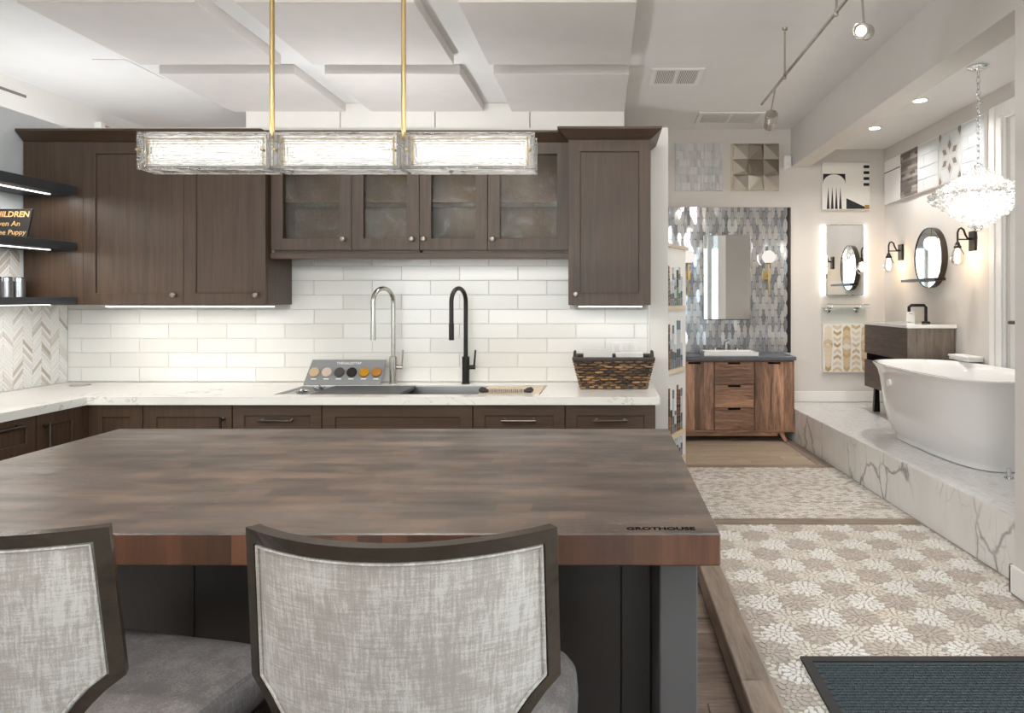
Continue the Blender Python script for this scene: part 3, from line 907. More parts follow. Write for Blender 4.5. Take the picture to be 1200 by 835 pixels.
def crown(parent, x0, x1, yf, zb, zt, flare, ret_l=False, ret_r=False, yb=DW-0.002):
    a0 = x0-(flare if ret_l else 0); a1 = x1+(flare if ret_r else 0)
    lip = 0.012
    vs = [(x0, yf, zb), (x1, yf, zb), (x1, yb, zb), (x0, yb, zb),
          (a0, yf-flare, zt-lip), (a1, yf-flare, zt-lip), (a1, yb, zt-lip), (a0, yb, zt-lip),
          (a0, yf-flare, zt), (a1, yf-flare, zt), (a1, yb, zt), (a0, yb, zt)]
    fs = [(3, 2, 1, 0)]
    for k in (0, 4):
        for i in range(4):
            j = (i+1) % 4
            fs.append((k+i, k+j, k+4+j, k+4+i))
    fs.append((8, 9, 10, 11))
    return part('crown', MB().add(vs, fs), 'cabinet_wood_h', parent)

UB = 1.372
# solid-door wall cabinet on the left
c1 = thing('wall_cabinet', (-2.35, 3.95, UB), 'dark brown wall cabinet with two solid doors beside the floating shelves', 'cabinet')
part('body', MB().box(-2.844, -1.848, 3.842, DW-0.006, UB, 2.262), 'cabinet_wood', c1)
for (x0, x1, kx) in ((-2.844, -2.298, -2.345), (-2.296, -1.850, -1.897)):
    d = part('door', shaker(x0, x1, UB+0.001, 2.261, bodyF(3.8415)), 'cabinet_wood', c1)
    knob(d, kx, 3.8215, UB+0.055)
part('filler_panel', MB().cbox(XL+0.008, -2.8455, 3.822, 3.8415, UB, 2.262, 0.001), 'cabinet_wood', c1)
crown(c1, XL+0.008, -1.848, 3.8215, 2.263, 2.322, 0.055)
# glass-door cabinet over the sink
c2 = thing('glass_cabinet', (-1.02, 4.0, 1.626), 'dark brown wall cabinet with four textured glass doors above the sink', 'cabinet')
gx0, gx1 = -1.845, -0.196
part('back_panel', MB().box(gx0, gx1, DW-0.020, DW-0.006, 1.66, 2.268), 'cabinet_inside', c2)
for x in (gx0, -1.022, gx1-0.016): part('side_panel', MB().box(x, x+0.016, 3.8805, DW-0.0205, 1.66, 2.268), 'cabinet_inside', c2)
part('top_panel', MB().box(gx0+0.017, gx1-0.017, 3.8805, DW-0.021, 2.252, 2.268), 'cabinet_inside', c2)
part('bottom_panel', MB().box(gx0+0.017, gx1-0.017, 3.8805, DW-0.021, 1.66, 1.676), 'cabinet_wood_h', c2)
part('shelf', MB().box(gx0+0.017, -1.023, 3.91, DW-0.021, 1.945, 1.963), 'cabinet_inside', c2)
part('shelf', MB().box(-1.005, gx1-0.017, 3.91, DW-0.021, 1.945, 1.963), 'cabinet_inside', c2)
part('valance', MB().cbox(gx0, gx1, 3.865, 3.90, 1.626, 1.6595, 0.002), 'cabinet_wood_h', c2)
def gx(px): return (px-VX)*3.86/F
for (a, b, ga, gb, kx) in ((317.4, 411.8, 331, 398, 403), (412.2, 491.4, 425.5, 477, 483), (491.9, 571.2, 505, 557, 497), (571.7, 666.5, 585.5, 653, 577.5)):
    d = part('door', glass_frame(gx(a)+0.001, gx(b)-0.001, 1.675, 2.267, bodyF(3.88), gx(ga)-gx(a), gx(b)-gx(gb), 0.062, 0.062), 'cabinet_wood', c2)
    part('glass_pane', MB().box(gx(ga)-0.004, gx(gb)+0.004, 3.8812, 3.8862, 1.733, 2.209), 'seeded_glass', d)
    knob(d, gx(kx), 3.86, 1.735)
crown(c2, gx0, gx1, 3.86, 2.269, 2.322, 0.055)
# tall-looking single cabinet on the right
c3 = thing('wall_cabinet', (0.03, 3.95, UB), 'dark brown wall cabinet with one solid door and stepped-out crown above the basket', 'cabinet')
part('body', MB().box(-0.1935, 0.2515, 3.782, DW-0.011, UB, 2.262), 'cabinet_wood', c3)
d = part('door', shaker(-0.192, 0.250, UB+0.001, 2.261, bodyF(3.7815)), 'cabinet_wood', c3)
knob(d, -0.153, 3.7615, UB+0.058)
crown(c3, -0.1935, 0.2515, 3.7615, 2.263, 2.319, 0.055, True, True)
# light bars under the cabinets
def light_bar(x0, x1, y, z, power, label):
    t = thing('light_bar', ((x0+x1)/2, y, z), label, 'light')
    part('housing', MB().cbox(x0, x1, y-0.012, y+0.012, z+0.005, z+0.014, 0.002), 'white_plastic', t)
    part('diffuser', MB().cbox(x0+0.004, x1-0.004, y-0.010, y+0.010, z, z+0.0048, 0.001), 'led_white', t)
    area_light('led_light', ((x0+x1)/2, y, z-0.004), (0, 0, 0), x1-x0, 0.02, power, (1, 0.975, 0.94), parent=t)
light_bar(-2.84, -1.88, 3.99, UB-0.0145, 0.5, 'white LED light bar under the two-door wall cabinet')
light_bar(-1.22, -0.21, 3.92, 1.6455, 1.1, 'white LED light bar under the glass-door cabinet')
light_bar(-0.15, 0.22, 4.0, UB-0.0145, 0.3, 'white LED light bar under the single-door wall cabinet')

# base cabinets along the back wall
FY = 3.53
SX0, SX1, SY0, SY1 = -1.70, -0.322, 3.60, 3.985
def base_unit(x0, x1, kind, label, hside=1):
    t = thing('base_cabinet', ((x0+x1)/2, 3.85, 0), label, 'cabinet')
    top = 0.60 if x1 > SX0 and x0 < SX1 else 0.8735
    part('body', MB().box(x0, x1, FY+0.021, DW-0.03, 0.10, top), 'cabinet_wood', t)
    part('toe_kick', MB().box(x0, x1, FY+0.09, FY+0.10, 0.002, 0.0995), 'island_dark', t)
    if kind == 'door':
        d = part('door', shaker(x0+0.0015, x1-0.0015, 0.105, 0.872, bodyF(FY+0.0205)), 'cabinet_wood', t)
        if hside:
            hx = x1-0.04 if hside > 0 else x0+0.04
            pull(d, (hx, FY, 0.80), (hx, FY, 0.66), (0, -0.03, 0))
    elif kind == 'sink':
        part('false_front', shaker(x0+0.0015, x1-0.0015, 0.655, 0.872, bodyF(FY+0.0205)), 'cabinet_wood_h', t)
        xm = (x0+x1)/2
        for (a, b, hx) in ((x0, xm, xm-0.05), (xm, x1, xm+0.05)):
            d = part('door', shaker(a+0.0015, b-0.0015, 0.105, 0.652, bodyF(FY+0.0205)), 'cabinet_wood', t)
            pull(d, (hx, FY, 0.6), (hx, FY, 0.46), (0, -0.03, 0))
    else:
        xm = (x0+x1)/2
        for (z0, z1) in ((0.690, 0.872), (0.40, 0.687), (0.105, 0.397)):
            d = part('drawer', shaker(x0+0.0015, x1-0.0015, z0, z1, bodyF(FY+0.0205), fw=0.055), 'cabinet_wood_h', t)
            zz = (z0+z1)/2+0.012 if z0 > 0.6 else (z0+z1)/2
            pull(d, (xm-0.072, FY+0.009, zz), (xm+0.072, FY+0.009, zz), (0, -0.032, 0))
base_unit(-2.604, -2.329, 'door', 'narrow dark brown base cabinet with no handle in the inner corner', 0)
base_unit(-2.327, -1.878, 'door', 'dark brown base cabinet door with upright bar pull beside the corner')
base_unit(-1.876, -1.426, 'drawers', 'dark brown drawer base cabinet under the finish sample board')
base_unit(-1.424, -0.664, 'sink', 'wide dark brown sink base cabinet with handleless front panel')
base_unit(-0.662, -0.198, 'drawers', 'dark brown drawer base cabinet under the wooden sink board')
base_unit(-0.196, 0.260, 'drawers', 'dark brown drawer base cabinet under the wicker basket')
# base cabinets along the left wall
FX = -2.61
def left_unit(y0, y1, kind, label):
    t = thing('base_cabinet', (-2.9, (y0+y1)/2, 0), label, 'cabinet')
    part('body', MB().box(XL+0.02, FX-0.021, y0, y1, 0.10, 0.8735), 'cabinet_wood', t)
    part('toe_kick', MB().box(FX-0.10, FX-0.09, y0, y1, 0.002, 0.0995), 'island_dark', t)
    if y1 == 3.50: part('corner_filler', MB().box(FX-0.030, -2.605, 3.5005, 3.549, 0.10, 0.8735), 'cabinet_wood', t)
    if kind == 'door':
        d = part('door', shaker(y0+0.0015, y1-0.0015, 0.105, 0.872, sideF(FX-0.0205)), 'cabinet_wood', t)
        pull(d, (FX, y0+0.045, 0.815), (FX, y0+0.045, 0.66), (0.03, 0, 0))
    else:
        ym = (y0+y1)/2
        d = part('drawer', shaker(y0+0.0015, y1-0.0015, 0.70, 0.872, sideF(FX-0.0205), fw=0.05), 'cabinet_wood', t)
        pull(d, (FX-0.003, ym-0.075, 0.838), (FX-0.003, ym+0.075, 0.838), (0.032, 0, 0))
        part('door', shaker(y0+0.0015, y1-0.0015, 0.105, 0.697, sideF(FX-0.0205)), 'cabinet_wood', t)
left_unit(3.217, 3.50, 'door', 'dark brown base cabinet with upright pull under the left counter run')
left_unit(2.85, 3.215, 'drawer', 'dark brown base cabinet with a horizontal drawer pull under the left counter run')
left_unit(2.30, 2.848, 'door', 'dark brown end base cabinet with upright pull at the end of the left run')

# worktop: one connected slab with the sink cut-out
def grid_slab(xs, ys, keep, z0, z1):
    mb = MB(); nx, ny = len(xs), len(ys)
    vs = [(x, y, z) for z in (z0, z1) for y in ys for x in xs]
    def I(i, j, k): return k*nx*ny+j*nx+i
    K = lambda i, j: 0 <= i < nx-1 and 0 <= j < ny-1 and keep(i, j)
    fs = []
    for i in range(nx-1):
        for j in range(ny-1):
            if not K(i, j): continue
            fs.append((I(i, j, 1), I(i+1, j, 1), I(i+1, j+1, 1), I(i, j+1, 1)))
            fs.append((I(i, j, 0), I(i, j+1, 0), I(i+1, j+1, 0), I(i+1, j, 0)))
            if not K(i, j-1): fs.append((I(i, j, 0), I(i+1, j, 0), I(i+1, j, 1), I(i, j, 1)))
            if not K(i, j+1): fs.append((I(i+1, j+1, 0), I(i, j+1, 0), I(i, j+1, 1), I(i+1, j+1, 1)))
            if not K(i-1, j): fs.append((I(i, j+1, 0), I(i, j, 0), I(i, j, 1), I(i, j+1, 1)))
            if not K(i+1, j): fs.append((I(i+1, j, 0), I(i+1, j+1, 0), I(i+1, j+1, 1), I(i+1, j, 1)))
    used = sorted(set(q for f in fs for q in f)); mp = {q: n for n, q in enumerate(used)}
    return mb.add([vs[q] for q in used], [tuple(mp[q] for q in f) for f in fs])
SX0, SX1, SY0, SY1 = -1.70, -0.322, 3.60, 3.985
xs = [XL+0.008, -2.587, SX0, SX1, 0.2796]; ys = [2.28, 3.50, SY0, SY1, DW-0.0105]
ctop = grid_slab(xs, ys, lambda i, j: (i == 0) if j == 0 else not (i == 2 and j == 2), 0.8745, CT)
single('worktop', ctop, 'quartz', 'white veined stone worktop running round the kitchen corner', 'worktop')
part('outlet_ring', MB().lathe([(0.040, 0), (0.052, 0), (0.052, 0.0012), (0.040, 0.0012)], (-2.98, 3.98, CT+0.0004), 28), 'vent_dark', None)
tag(bpy.data.objects['outlet_ring'], 'thin round pop-up outlet cover set in the corner worktop', 'outlet')
# sink with its fitted boards
sk = thing('sink', (-1.0, 3.79, 0.66), 'long stainless steel workstation sink set in the worktop', 'sink')
mb = MB()
x0, x1, y0, y1 = SX0+0.001, SX1-0.001, SY0+0.001, SY1-0.001
zt, zb = CT-0.006, 0.68
vs = [(x0, y0, zt), (x1, y0, zt), (x1, y1, zt), (x0, y1, zt),
      (x0+0.01, y0+0.01, zt), (x1-0.01, y0+0.01, zt), (x1-0.01, y1-0.01, zt), (x0+0.01, y1-0.01, zt),
      (x0+0.012, y0+0.012, zb), (x1-0.012, y0+0.012, zb), (x1-0.012, y1-0.012, zb), (x0+0.012, y1-0.012, zb)]
fs = [(i, (i+1) % 4, 4+(i+1) % 4, 4+i) for i in range(4)]+[(4+i, 4+(i+1) % 4, 8+(i+1) % 4, 8+i) for i in range(4)]+[(8, 9, 10, 11)]
mb.add(vs, fs)
part('basin', mb, 'brushed_steel', sk)
part('drain', MB().lathe([(0.0, 0.006), (0.035, 0.006), (0.045, 0.002), (0.045, 0.0)], (-0.85, 3.8, zb+0.001), 20), 'chrome', sk)
part('drainboard', MB().cbox(SX0+0.013, -1.53, SY0+0.013, SY1-0.013, CT-0.022, CT-0.008, 0.003), 'brushed_steel', sk)
mb = MB().cbox(-1.525, -1.07, SY0+0.014, SY1-0.014, CT-0.024, CT-0.001, 0.004)
single('cutting_board', mb, 'dark_board', 'dark grey cutting board laid over the sink', 'cutting board')
single('cutting_board', MB().cbox(-0.66, SX1-0.013, SY0+0.014, SY1-0.014, CT-0.024, CT-0.004, 0.004), 'pale_wood', 'pale wooden cutting board laid over the sink end', 'cutting board')
for (x, y, r) in ((-1.60, 3.70, 0.036), (-1.575, 3.86, 0.036)):
    st_ = thing('strainer', (x, y, CT-0.008), 'round perforated steel sink strainer lying on the drainboard', 'strainer', 'sink strainers')
    part('bowl', MB().lathe([(0.0, 0.004), (r*0.6, 0.004), (r*0.8, 0.012), (r, 0.014), (r, 0.010), (r*0.85, 0.008), (r*0.62, 0.0), (0, 0.0)], (x, y, CT-0.0078), 20), 'chrome', st_)
    part('knob', MB().lathe([(0.005, 0.0042), (0.005, 0.012), (0.010, 0.016), (0.008, 0.022), (0, 0.023)], (x, y, CT-0.0078), 12), 'chrome', st_)
# beaded tool with two black grips on the wooden board
bt = thing('beaded_tool', (-0.51, 3.66, CT), 'kitchen tool with speckled beads between two black grips on the wooden board', 'utensil')
zz = CT-0.0035
for (xa, s) in ((-0.655, 1), (-0.37, -1)):
    part('grip', MB().tube([(xa, 3.66, zz+0.016), (xa+s*0.012, 3.66, zz+0.019), (xa+s*0.03, 3.66, zz+0.017), (xa+s*0.05, 3.66, zz+0.012)], [0.006, 0.016, 0.014, 0.007], 10), 'black_rubber', bt)
random.seed(2)
for i in range(17):
    x = -0.600+i*0.0108
    part('bead', MB().lathe([(0.0, -0.0052), (0.009, -0.004), (0.0135, 0.0), (0.009, 0.004), (0, 0.0052)], (x, 3.66, zz+0.0145), 8, 'x'), 'bead', bt)
    
# faucets
def faucet(x, y, ang, mat, label, arc, lever=1):
    t = thing('faucet', (x, y, CT), label, 'faucet')
    z = CT+0.0005
    part('base_body', MB().lathe([(0.0, 0), (0.0245, 0), (0.0245, 0.004), (0.0215, 0.005), (0.0215, 0.155), (0.016, 0.158), (0.0, 0.158)], (x, y, z), 20), mat, t)
    dx, dy = math.cos(ang), math.sin(ang)
    R = arc/2; top = z+0.475
    path = [(x, y, z+0.157), (x, y, top-0.02)]
    for k in range(13):
        a = PI*k/12
        path.append((x+dx*R*(1-math.cos(a)), y+dy*R*(1-math.cos(a)), top+0.075*math.sin(a)))
    path.append((x+dx*arc, y+dy*arc, z+0.30))
    part('spout', MB().tube(path, 0.0125, 12), mat, t)
    part('spray_head', MB().tube([(x+dx*arc, y+dy*arc, z+0.355), (x+dx*arc, y+dy*arc, z+0.262)], 0.0145, 12), mat, t)
    lv = part('lever_base', MB().tube([(x+0.0205, y, z+0.095), (x+0.055, y, z+0.095)], 0.013, 12), mat, t)
    part('lever', MB().tube([(x+0.047, y, z+0.095), (x+0.050, y, z+0.12), (x+0.056, y, z+0.195)], [0.006, 0.006, 0.005], 8), mat, lv)
faucet(-1.222, 4.055, math.radians(-107.5), 'nickel', 'brushed nickel gooseneck kitchen faucet beside the sample board', 0.19)
faucet(-0.802, 4.055, math.radians(-103), 'black_metal', 'matte black gooseneck kitchen faucet behind the sink', 0.19)
# finish sample board leaning on the wall
bo = thing('sample_board', (-1.49, 4.02, CT), 'grey finish sample board with six round metal discs', 'sample board')
tl = math.radians(25)
M = Matrix.Translation((-1.493, 4.00, CT+0.002)) @ Matrix.Rotation(-tl, 4, 'X')
part('board', MB().add([(-0.228, 0, 0), (0.212, 0, 0), (0.228, 0, 0.150), (-0.200, 0, 0.150), (-0.228, 0.008, 0), (0.212, 0.008, 0), (0.228, 0.008, 0.150), (-0.200, 0.008, 0.150)],
     [(0, 1, 2, 3), (7, 6, 5, 4), (0, 4, 5, 1), (1, 5, 6, 2), (2, 6, 7, 3), (3, 7, 4, 0)]).xf(M), 'board_grey', bo)
part('easel_leg', MB().box(-0.06, 0.06, 0.0088, 0.0105, 0.02, 0.14).xf(M), 'board_grey', bo)
for i, (nm, col, me) in enumerate((('disc_tan', (205, 178, 146), .4), ('disc_sand', (214, 196, 180), .4), ('disc_grey', (88, 84, 82), .7), ('disc_black', (46, 42, 40), .6), ('disc_gold', (204, 148, 52), .8), ('disc_copper', (182, 128, 66), .8))):
    plain(nm, srgb(*col), 0.3, me)
    x = -0.174+i*0.0715
    part('disc', MB().lathe([(0.0, -0.011), (0.026, -0.011), (0.029, -0.008), (0.029, -0.0005), (0, -0.0005)], (x, 0, 0.072), 22, 'y').xf(M), nm, bo)
    part('caption', MB().box(x-0.015, x+0.015, -0.0012, -0.0004, 0.030, 0.0355).xf(M), 'paper', bo)
text('title', 'THEGALLEYTAP', 0.020, 'paper', M @ Vector((0.015, -0.0006, 0.122)), (PI/2-tl, 0, 0), bo, 'CENTER', 0.0002)

# wicker basket with paperwork
BX, BY = 0.052, 3.92
bk_ = thing('wicker_basket', (BX, BY, CT), 'dark brown woven wicker basket on the worktop end', 'basket')
def brect(h, extra=0.0):
    t = h/0.165
    return 0.175+0.040*t+extra, 0.105+0.022*t+extra
mb = MB()
ring = []
for h in (0.003, 0.160):
    a, b = brect(h, -0.006)
    ring.append([(BX-a, BY-b, CT+h), (BX+a, BY-b, CT+h), (BX+a, BY+b, CT+h), (BX-a, BY+b, CT+h)])
vs = ring[0]+ring[1]
part('lining', mb.add(vs, [(3, 2, 1, 0)]+[(i, (i+1) % 4, 4+(i+1) % 4, 4+i) for i in range(4)]), 'wicker_dark', bk_)
mb = MB(); random.seed(12)
rows = 11
for r in range(rows):
    h = 0.010+r*0.0138
    a, b = brect(h)
    segs = []
    for (p, q, n) in (((-a, -b), (a, -b), 15), ((a, -b), (a, b), 9), ((a, b), (-a, b), 15), ((-a, b), (-a, -b), 9)):
        for k in range(n):
            segs.append(((p[0]+(q[0]-p[0])*k/n, p[1]+(q[1]-p[1])*k/n), (p[0]+(q[0]-p[0])*(k+1)/n, p[1]+(q[1]-p[1])*(k+1)/n)))
    for k, (p, q) in enumerate(segs):
        if (k+r) % 2: continue
        t = Vector((q[0]-p[0], q[1]-p[1], 0)); L = t.length; t.normalize(); n = Vector((t.y, -t.x, 0))
        c = Vector((BX+(p[0]+q[0])/2, BY+(p[1]+q[1])/2, CT+h))
        prof = []
        for (s, o) in ((-0.85, -0.004), (-0.4, 0.004), (0, 0.006), (0.4, 0.004), (0.85, -0.004)):
            prof.append(c+t*(s*L)+n*o)
        mb.tube(prof, [0.004, 0.0068, 0.0072, 0.0068, 0.004], 6)
part('weave', mb, 'wicker', bk_, kind='stuff')
def rect_path(a, b, h, n=8):
    P = []
    for (p, q) in (((-a, -b), (a, -b)), ((a, -b), (a, b)), ((a, b), (-a, b)), ((-a, b), (-a, -b))):
        for k in range(n): P.append((BX+p[0]+(q[0]-p[0])*k/n, BY+p[1]+(q[1]-p[1])*k/n, CT+h))
    return P
a, b = brect(0.163); part('rim', MB().tube(rect_path(a+0.002, b+0.002, 0.163), 0.012, 8, closed=True), 'wicker_dark', bk_)
a, b = brect(0.006); part('base_braid', MB().tube(rect_path(a, b, 0.010), 0.009, 8, closed=True), 'wicker_dark', bk_)
for s in (-1, 1):
    part('handle', MB().tube([(BX+s*0.217, BY-0.05, CT+0.17), (BX+s*0.216, BY-0.03, CT+0.196), (BX+s*0.216, BY+0.03, CT+0.196), (BX+s*0.217, BY+0.05, CT+0.17)], 0.007, 8), 'wicker_dark', bk_)
single('card_box', MB().cbox(-0.115, 0.045, 3.87, 3.91, CT+0.02, CT+0.215, 0.002), 'paper', 'white card box standing upright in the wicker basket', 'box')
single('paper_stack', MB().cbox(0.065, 0.215, 3.865, 3.955, CT+0.02, CT+0.192, 0.002), 'paper', 'stack of cream papers standing in the wicker basket', 'papers')
ou = thing('wall_outlet', (0.115, DW, 1.11), 'white double outlet plate on the tile behind the basket', 'outlet')
part('plate', MB().cbox(0.035, 0.200, DW-0.0165, DW-0.0105, 1.050, 1.150, 0.002), 'white_plastic', ou)
for x in (0.060, 0.113, 0.150):
    part('socket', MB().cbox(x, x+0.030, DW-0.0185, DW-0.0168, 1.068, 1.132, 0.001), 'white_paint', ou)

# floating shelves on the left wall, strip lights below
def shelf(z0, z1, led, label):
    t = thing('floating_shelf', (-3.03, 2.9, z0), label, 'shelf')
    part('board', MB().cbox(XL+0.0085, -2.878, 2.30, 3.8205, z0, z1, 0.002), 'shelf_black', t)
    if led:
        part('light_strip', MB().box(-2.985, -2.967, 2.32, 3.75, z0-0.004, z0-0.0005), 'led_white', t)
        area_light('strip_light', (-2.976, 3.03, z0-0.006), (0, 0, PI/2), 1.4, 0.016, led, (1, 0.96, 0.9), parent=t)
shelf(1.968, 2.018, 4.5, 'black floating shelf with strip light, topmost of the three')
shelf(1.670, 1.713, 4.5, 'black floating shelf with strip light carrying the lettered sign')
shelf(1.375, 1.414, 3.0, 'black floating shelf carrying the steel canisters, lowest of the three')
sg = thing('lettered_sign', (-3.07, 3.60, 1.7135), 'small black sign with hand-lettered gold words on the middle shelf', 'sign')
M = Matrix.Translation((-3.068, 3.59, 1.715)) @ Matrix.Rotation(math.radians(-14), 4, 'X')
part('board', MB().cbox(-0.10, 0.112, -0.009, 0.0, 0.0, 0.158, 0.001).xf(M), 'chalk_black', sg)
rr = (PI/2-math.radians(14), 0, 0)
for (body, z, s, bd) in (('CHILDREN', 0.114, 0.043, 0.0009), ('Given An', 0.064, 0.040, 0.0), ('Free Puppy', 0.018, 0.038, 0.0)):
    xr_ = 0.103 if body != 'Given An' else 0.065
    text('lettering', body, s, 'sign_gold', M @ Vector((xr_-0.195+0.195, -0.0095, z)), rr, sg, 'RIGHT', bd)
for i, (x, y, r, h) in enumerate(((-3.125, 3.735, 0.030, 0.105), (-3.137, 3.668, 0.030, 0.105), (-3.137, 3.60, 0.030, 0.105))):
    cn_ = thing('canister', (x, y, 1.4145), 'stainless steel lidded canister standing on the lowest shelf', 'canister', 'steel canisters')
    part('body', MB().lathe([(0, 0), (r, 0), (r, h*0.78), (r*0.97, h*0.785), (0, h*0.785)], (x, y, 1.4145), 20), 'brushed_steel', cn_)
    part('lid', MB().lathe([(0, h*0.787), (r*1.02, h*0.787), (r*1.02, h*0.96), (r*0.9, h), (0, h)], (x, y, 1.4145), 20), 'chrome', cn_)

# ------------------------------------------------------------------ island
IF_, IBk, IX0, IX1, IT = 1.464, 2.649, -1.835, 0.2440, CT
il = thing('island', (-0.8, 2.1, 0), 'kitchen island with dark grey panels under the butcher block top', 'island')
for (x0, x1) in ((0.1205, 0.2025), (-1.795, -1.713)):
    part('end_panel', MB().cbox(x0, x1, 1.515, 2.61, 0.002, IT-0.0685, 0.003), 'island_grey', il)
part('body', MB().box(-1.712, 0.1195, 1.80, 2.58, 0.10, IT-0.0685), 'island_dark', il)
part('toe_kick', MB().box(-1.70, 0.11, 1.86, 2.52, 0.002, 0.0995), 'ink_black', il)
xs_ = [-1.711, -1.585, -1.043, -0.5, 0.043, 0.1185]
for i in range(5):
    part('panel', shaker(xs_[i]+0.001, xs_[i+1]-0.001, 0.105, IT-0.07, bodyF(1.7995), fw=0.001, rec=0.001, bev=0.0005), 'island_dark', il)
bt_ = thing('butcher_block_top', (-0.8, 2.05, IT-0.068), 'thick end-grain walnut butcher block top with branded corner on the island', 'worktop')
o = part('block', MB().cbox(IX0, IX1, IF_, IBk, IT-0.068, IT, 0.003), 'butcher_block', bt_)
text('brand_lettering', 'GROTHOUSE', 0.0245, 'ink_black', (0.0475, 1.488, IT+0.0002), (0, 0, 0), bt_, 'LEFT', 0.0009, 0.0003)

# ------------------------------------------------------------------ counter chairs
def make_chair(loc, rz, label):
    t = thing('counter_chair', loc, label, 'chair', None, rz)
    ZT, ZC, ZB = 1.046, 0.800, 0.60
    def hw(z):
        if z >= ZC: return 0.2425-0.004*(z-ZC)/(ZT-ZC)
        u = (ZC-z)/(ZC-ZB)                    # hollow curve in to the seat
        return 0.2425-0.103*math.sin(min(1, u)*PI/2)**0.80
    def ysurf(x, z):
        return -0.20+0.10*(x/0.25)**2-0.10*(z-0.80)
    # outline points, clockwise from the bottom left
    def outline(ins_t, ins_s):
        P = []
        zt = ZT-ins_t
        zs = [ZB+(ZC-ZB)*k/10 for k in range(11)]
        zc = ZC+ins_s*0.35
        left = []
        for k in range(11):
            z = ZB+(zc-ZB)*k/10
            zz = ZB+(ZC-ZB)*k/10
            left.append((-(hw(zz)-ins_s), z))
        for k in range(1, 7):
            z = zc+(zt-zc)*k/6
            left.append((-(hw(min(z, ZT))-ins_s), z))
        P += left
        x1 = hw(ZT)-ins_s
        for k in range(1, 18): P.append((-x1+2*x1*k/18, zt))
        P += [(-x, z) for x, z in left[::-1]]
        return P
    def pos(x, z, off):
        k = 3.2*x; q = math.sqrt(1+k*k)
        return (x-off*k/q, ysurf(x, z)+off/q, z)
    O = outline(0, 0); I = outline(0.021, 0.018)
    n = len(O)
    mb = MB()
    dB, dF = -0.011, 0.011
    vs = []
    for (ring, off) in ((O, dB), (I, dB), (I, dF), (O, dF)):
        for (x, z) in ring: vs.append(pos(x, z, off))
    fs = []
    for k in range(4):
        k2 = (k+1) % 4
        for i in range(n-1):
            fs.append((k*n+i, k2*n+i, k2*n+i+1, k*n+i+1))
    fs.append((0, 3*n, 2*n, n)); fs.append((n-1, 2*n-1, 3*n-1, 4*n-1))
    part('back_frame', mb.add(vs, fs), 'chair_wood', t, local=True)
    # upholstered panel, slightly crowned front and back
    I2 = outline(0.0212, 0.0182)
    nl = 17
    rows = [(I2[k][0], I2[k][1]) for k in range(nl)]
    mb = MB(); m = 20; vs = []
    for side, off in ((0, -0.006), (1, 0.006)):
        for (xl, z) in rows:
            for j in range(m+1):
                x = xl+(-2*xl)*j/m
                e = min(1.0, min(j, m-j)/2.0)*min(1.0, (rows[-1][1]-z)/0.02+0.0)
                vs.append(pos(x, z, off+(-0.004 if side == 0 else 0.016)*max(0.0, min(1, e))))
    q = m+1; fs = []
    for i in range(nl-1):
        for j in range(m):
            a = i*q+j
            fs.append((a, a+1, a+1+q, a+q))
            b = nl*q+a
            fs.append((b, b+q, b+q+1, b+1))
    part('backrest', mb.add(vs, fs, True), 'chair_fabric', t, local=True)
    pp = outline(0.0255, 0.0225)
    part('piping', MB().tube([pos(x, z, -0.0085) for x, z in pp], 0.003, 6), 'chair_fabric', t, local=True)
    # seat cushion: rounded plan, crowned top
    mb = MB(); N = 48
    def plan(s, an):
        c, sn = math.cos(an), math.sin(an)
        e = 0.32
        return (0.268*s*math.copysign(abs(c)**e, c)*(1.0), 0.03+0.250*s*math.copysign(abs(sn)**e, sn))
    prof = [(0.0, 0.575), (0.94, 0.575), (0.98, 0.585), (1.0, 0.610), (0.99, 0.640), (0.95, 0.658), (0.85, 0.667), (0.6, 0.674), (0.3, 0.677), (0.0, 0.678)]
    vs = []
    for (s, z) in prof:
        for k in range(N):
            x, y = plan(s, 2*PI*k/N); 
            if y < 0: x *= 1-0.18*min(1, -y/0.2)
            vs.append((x, y, z))
    fs = []
    for i in range(len(prof)-1):
        for k in range(N):
            fs.append((i*N+k, i*N+(k+1) % N, (i+1)*N+(k+1) % N, (i+1)*N+k))
    part('seat', mb.add(vs, fs, True), 'seat_fabric', t, local=True)
    part('seat_rail', MB().prism([(-0.195, -0.20), (0.195, -0.20), (0.245, 0.255), (-0.245, 0.255)], 0.515, 0.5745), 'chair_wood', t, local=True)
    def taper(p0, p1, a0, a1):
        mb = MB(); vs = []
        for (p, a) in ((p0, a0), (p1, a1)):
            vs += [(p[0]-a, p[1]-a, p[2]), (p[0]+a, p[1]-a, p[2]), (p[0]+a, p[1]+a, p[2]), (p[0]-a, p[1]+a, p[2])]
        return mb.add(vs, [(3, 2, 1, 0), (4, 5, 6, 7)]+[(i, (i+1) % 4, 4+(i+1) % 4, 4+i) for i in range(4)])
    for s in (-1, 1):
        part('leg', taper((s*0.215, 0.225, 0.001), (s*0.215, 0.225, 0.514), 0.015, 0.024), 'chair_wood', t, local=True)
        part('leg', taper((s*0.19, -0.235, 0.001), (s*0.165, -0.175, 0.514), 0.015, 0.024), 'chair_wood', t, local=True)
        part('stretcher', taper((s*0.203, 0.20, 0.24), (s*0.203, 0.20, 0.27), 0.008, 0.008), 'chair_wood', t, local=True)
    part('footrest', MB().box(-0.195, 0.195, 0.215, 0.235, 0.20, 0.235), 'chair_wood', t, local=True)
    return t
make_chair((-0.319, 1.243, 0), 0.0, 'pale grey patterned chair with dark wood frame, its back square to the island')
make_chair((-0.990, 1.292, 0), math.radians(-12), 'pale grey patterned chair with dark wood frame, swivelled so its seat shows beside the island')

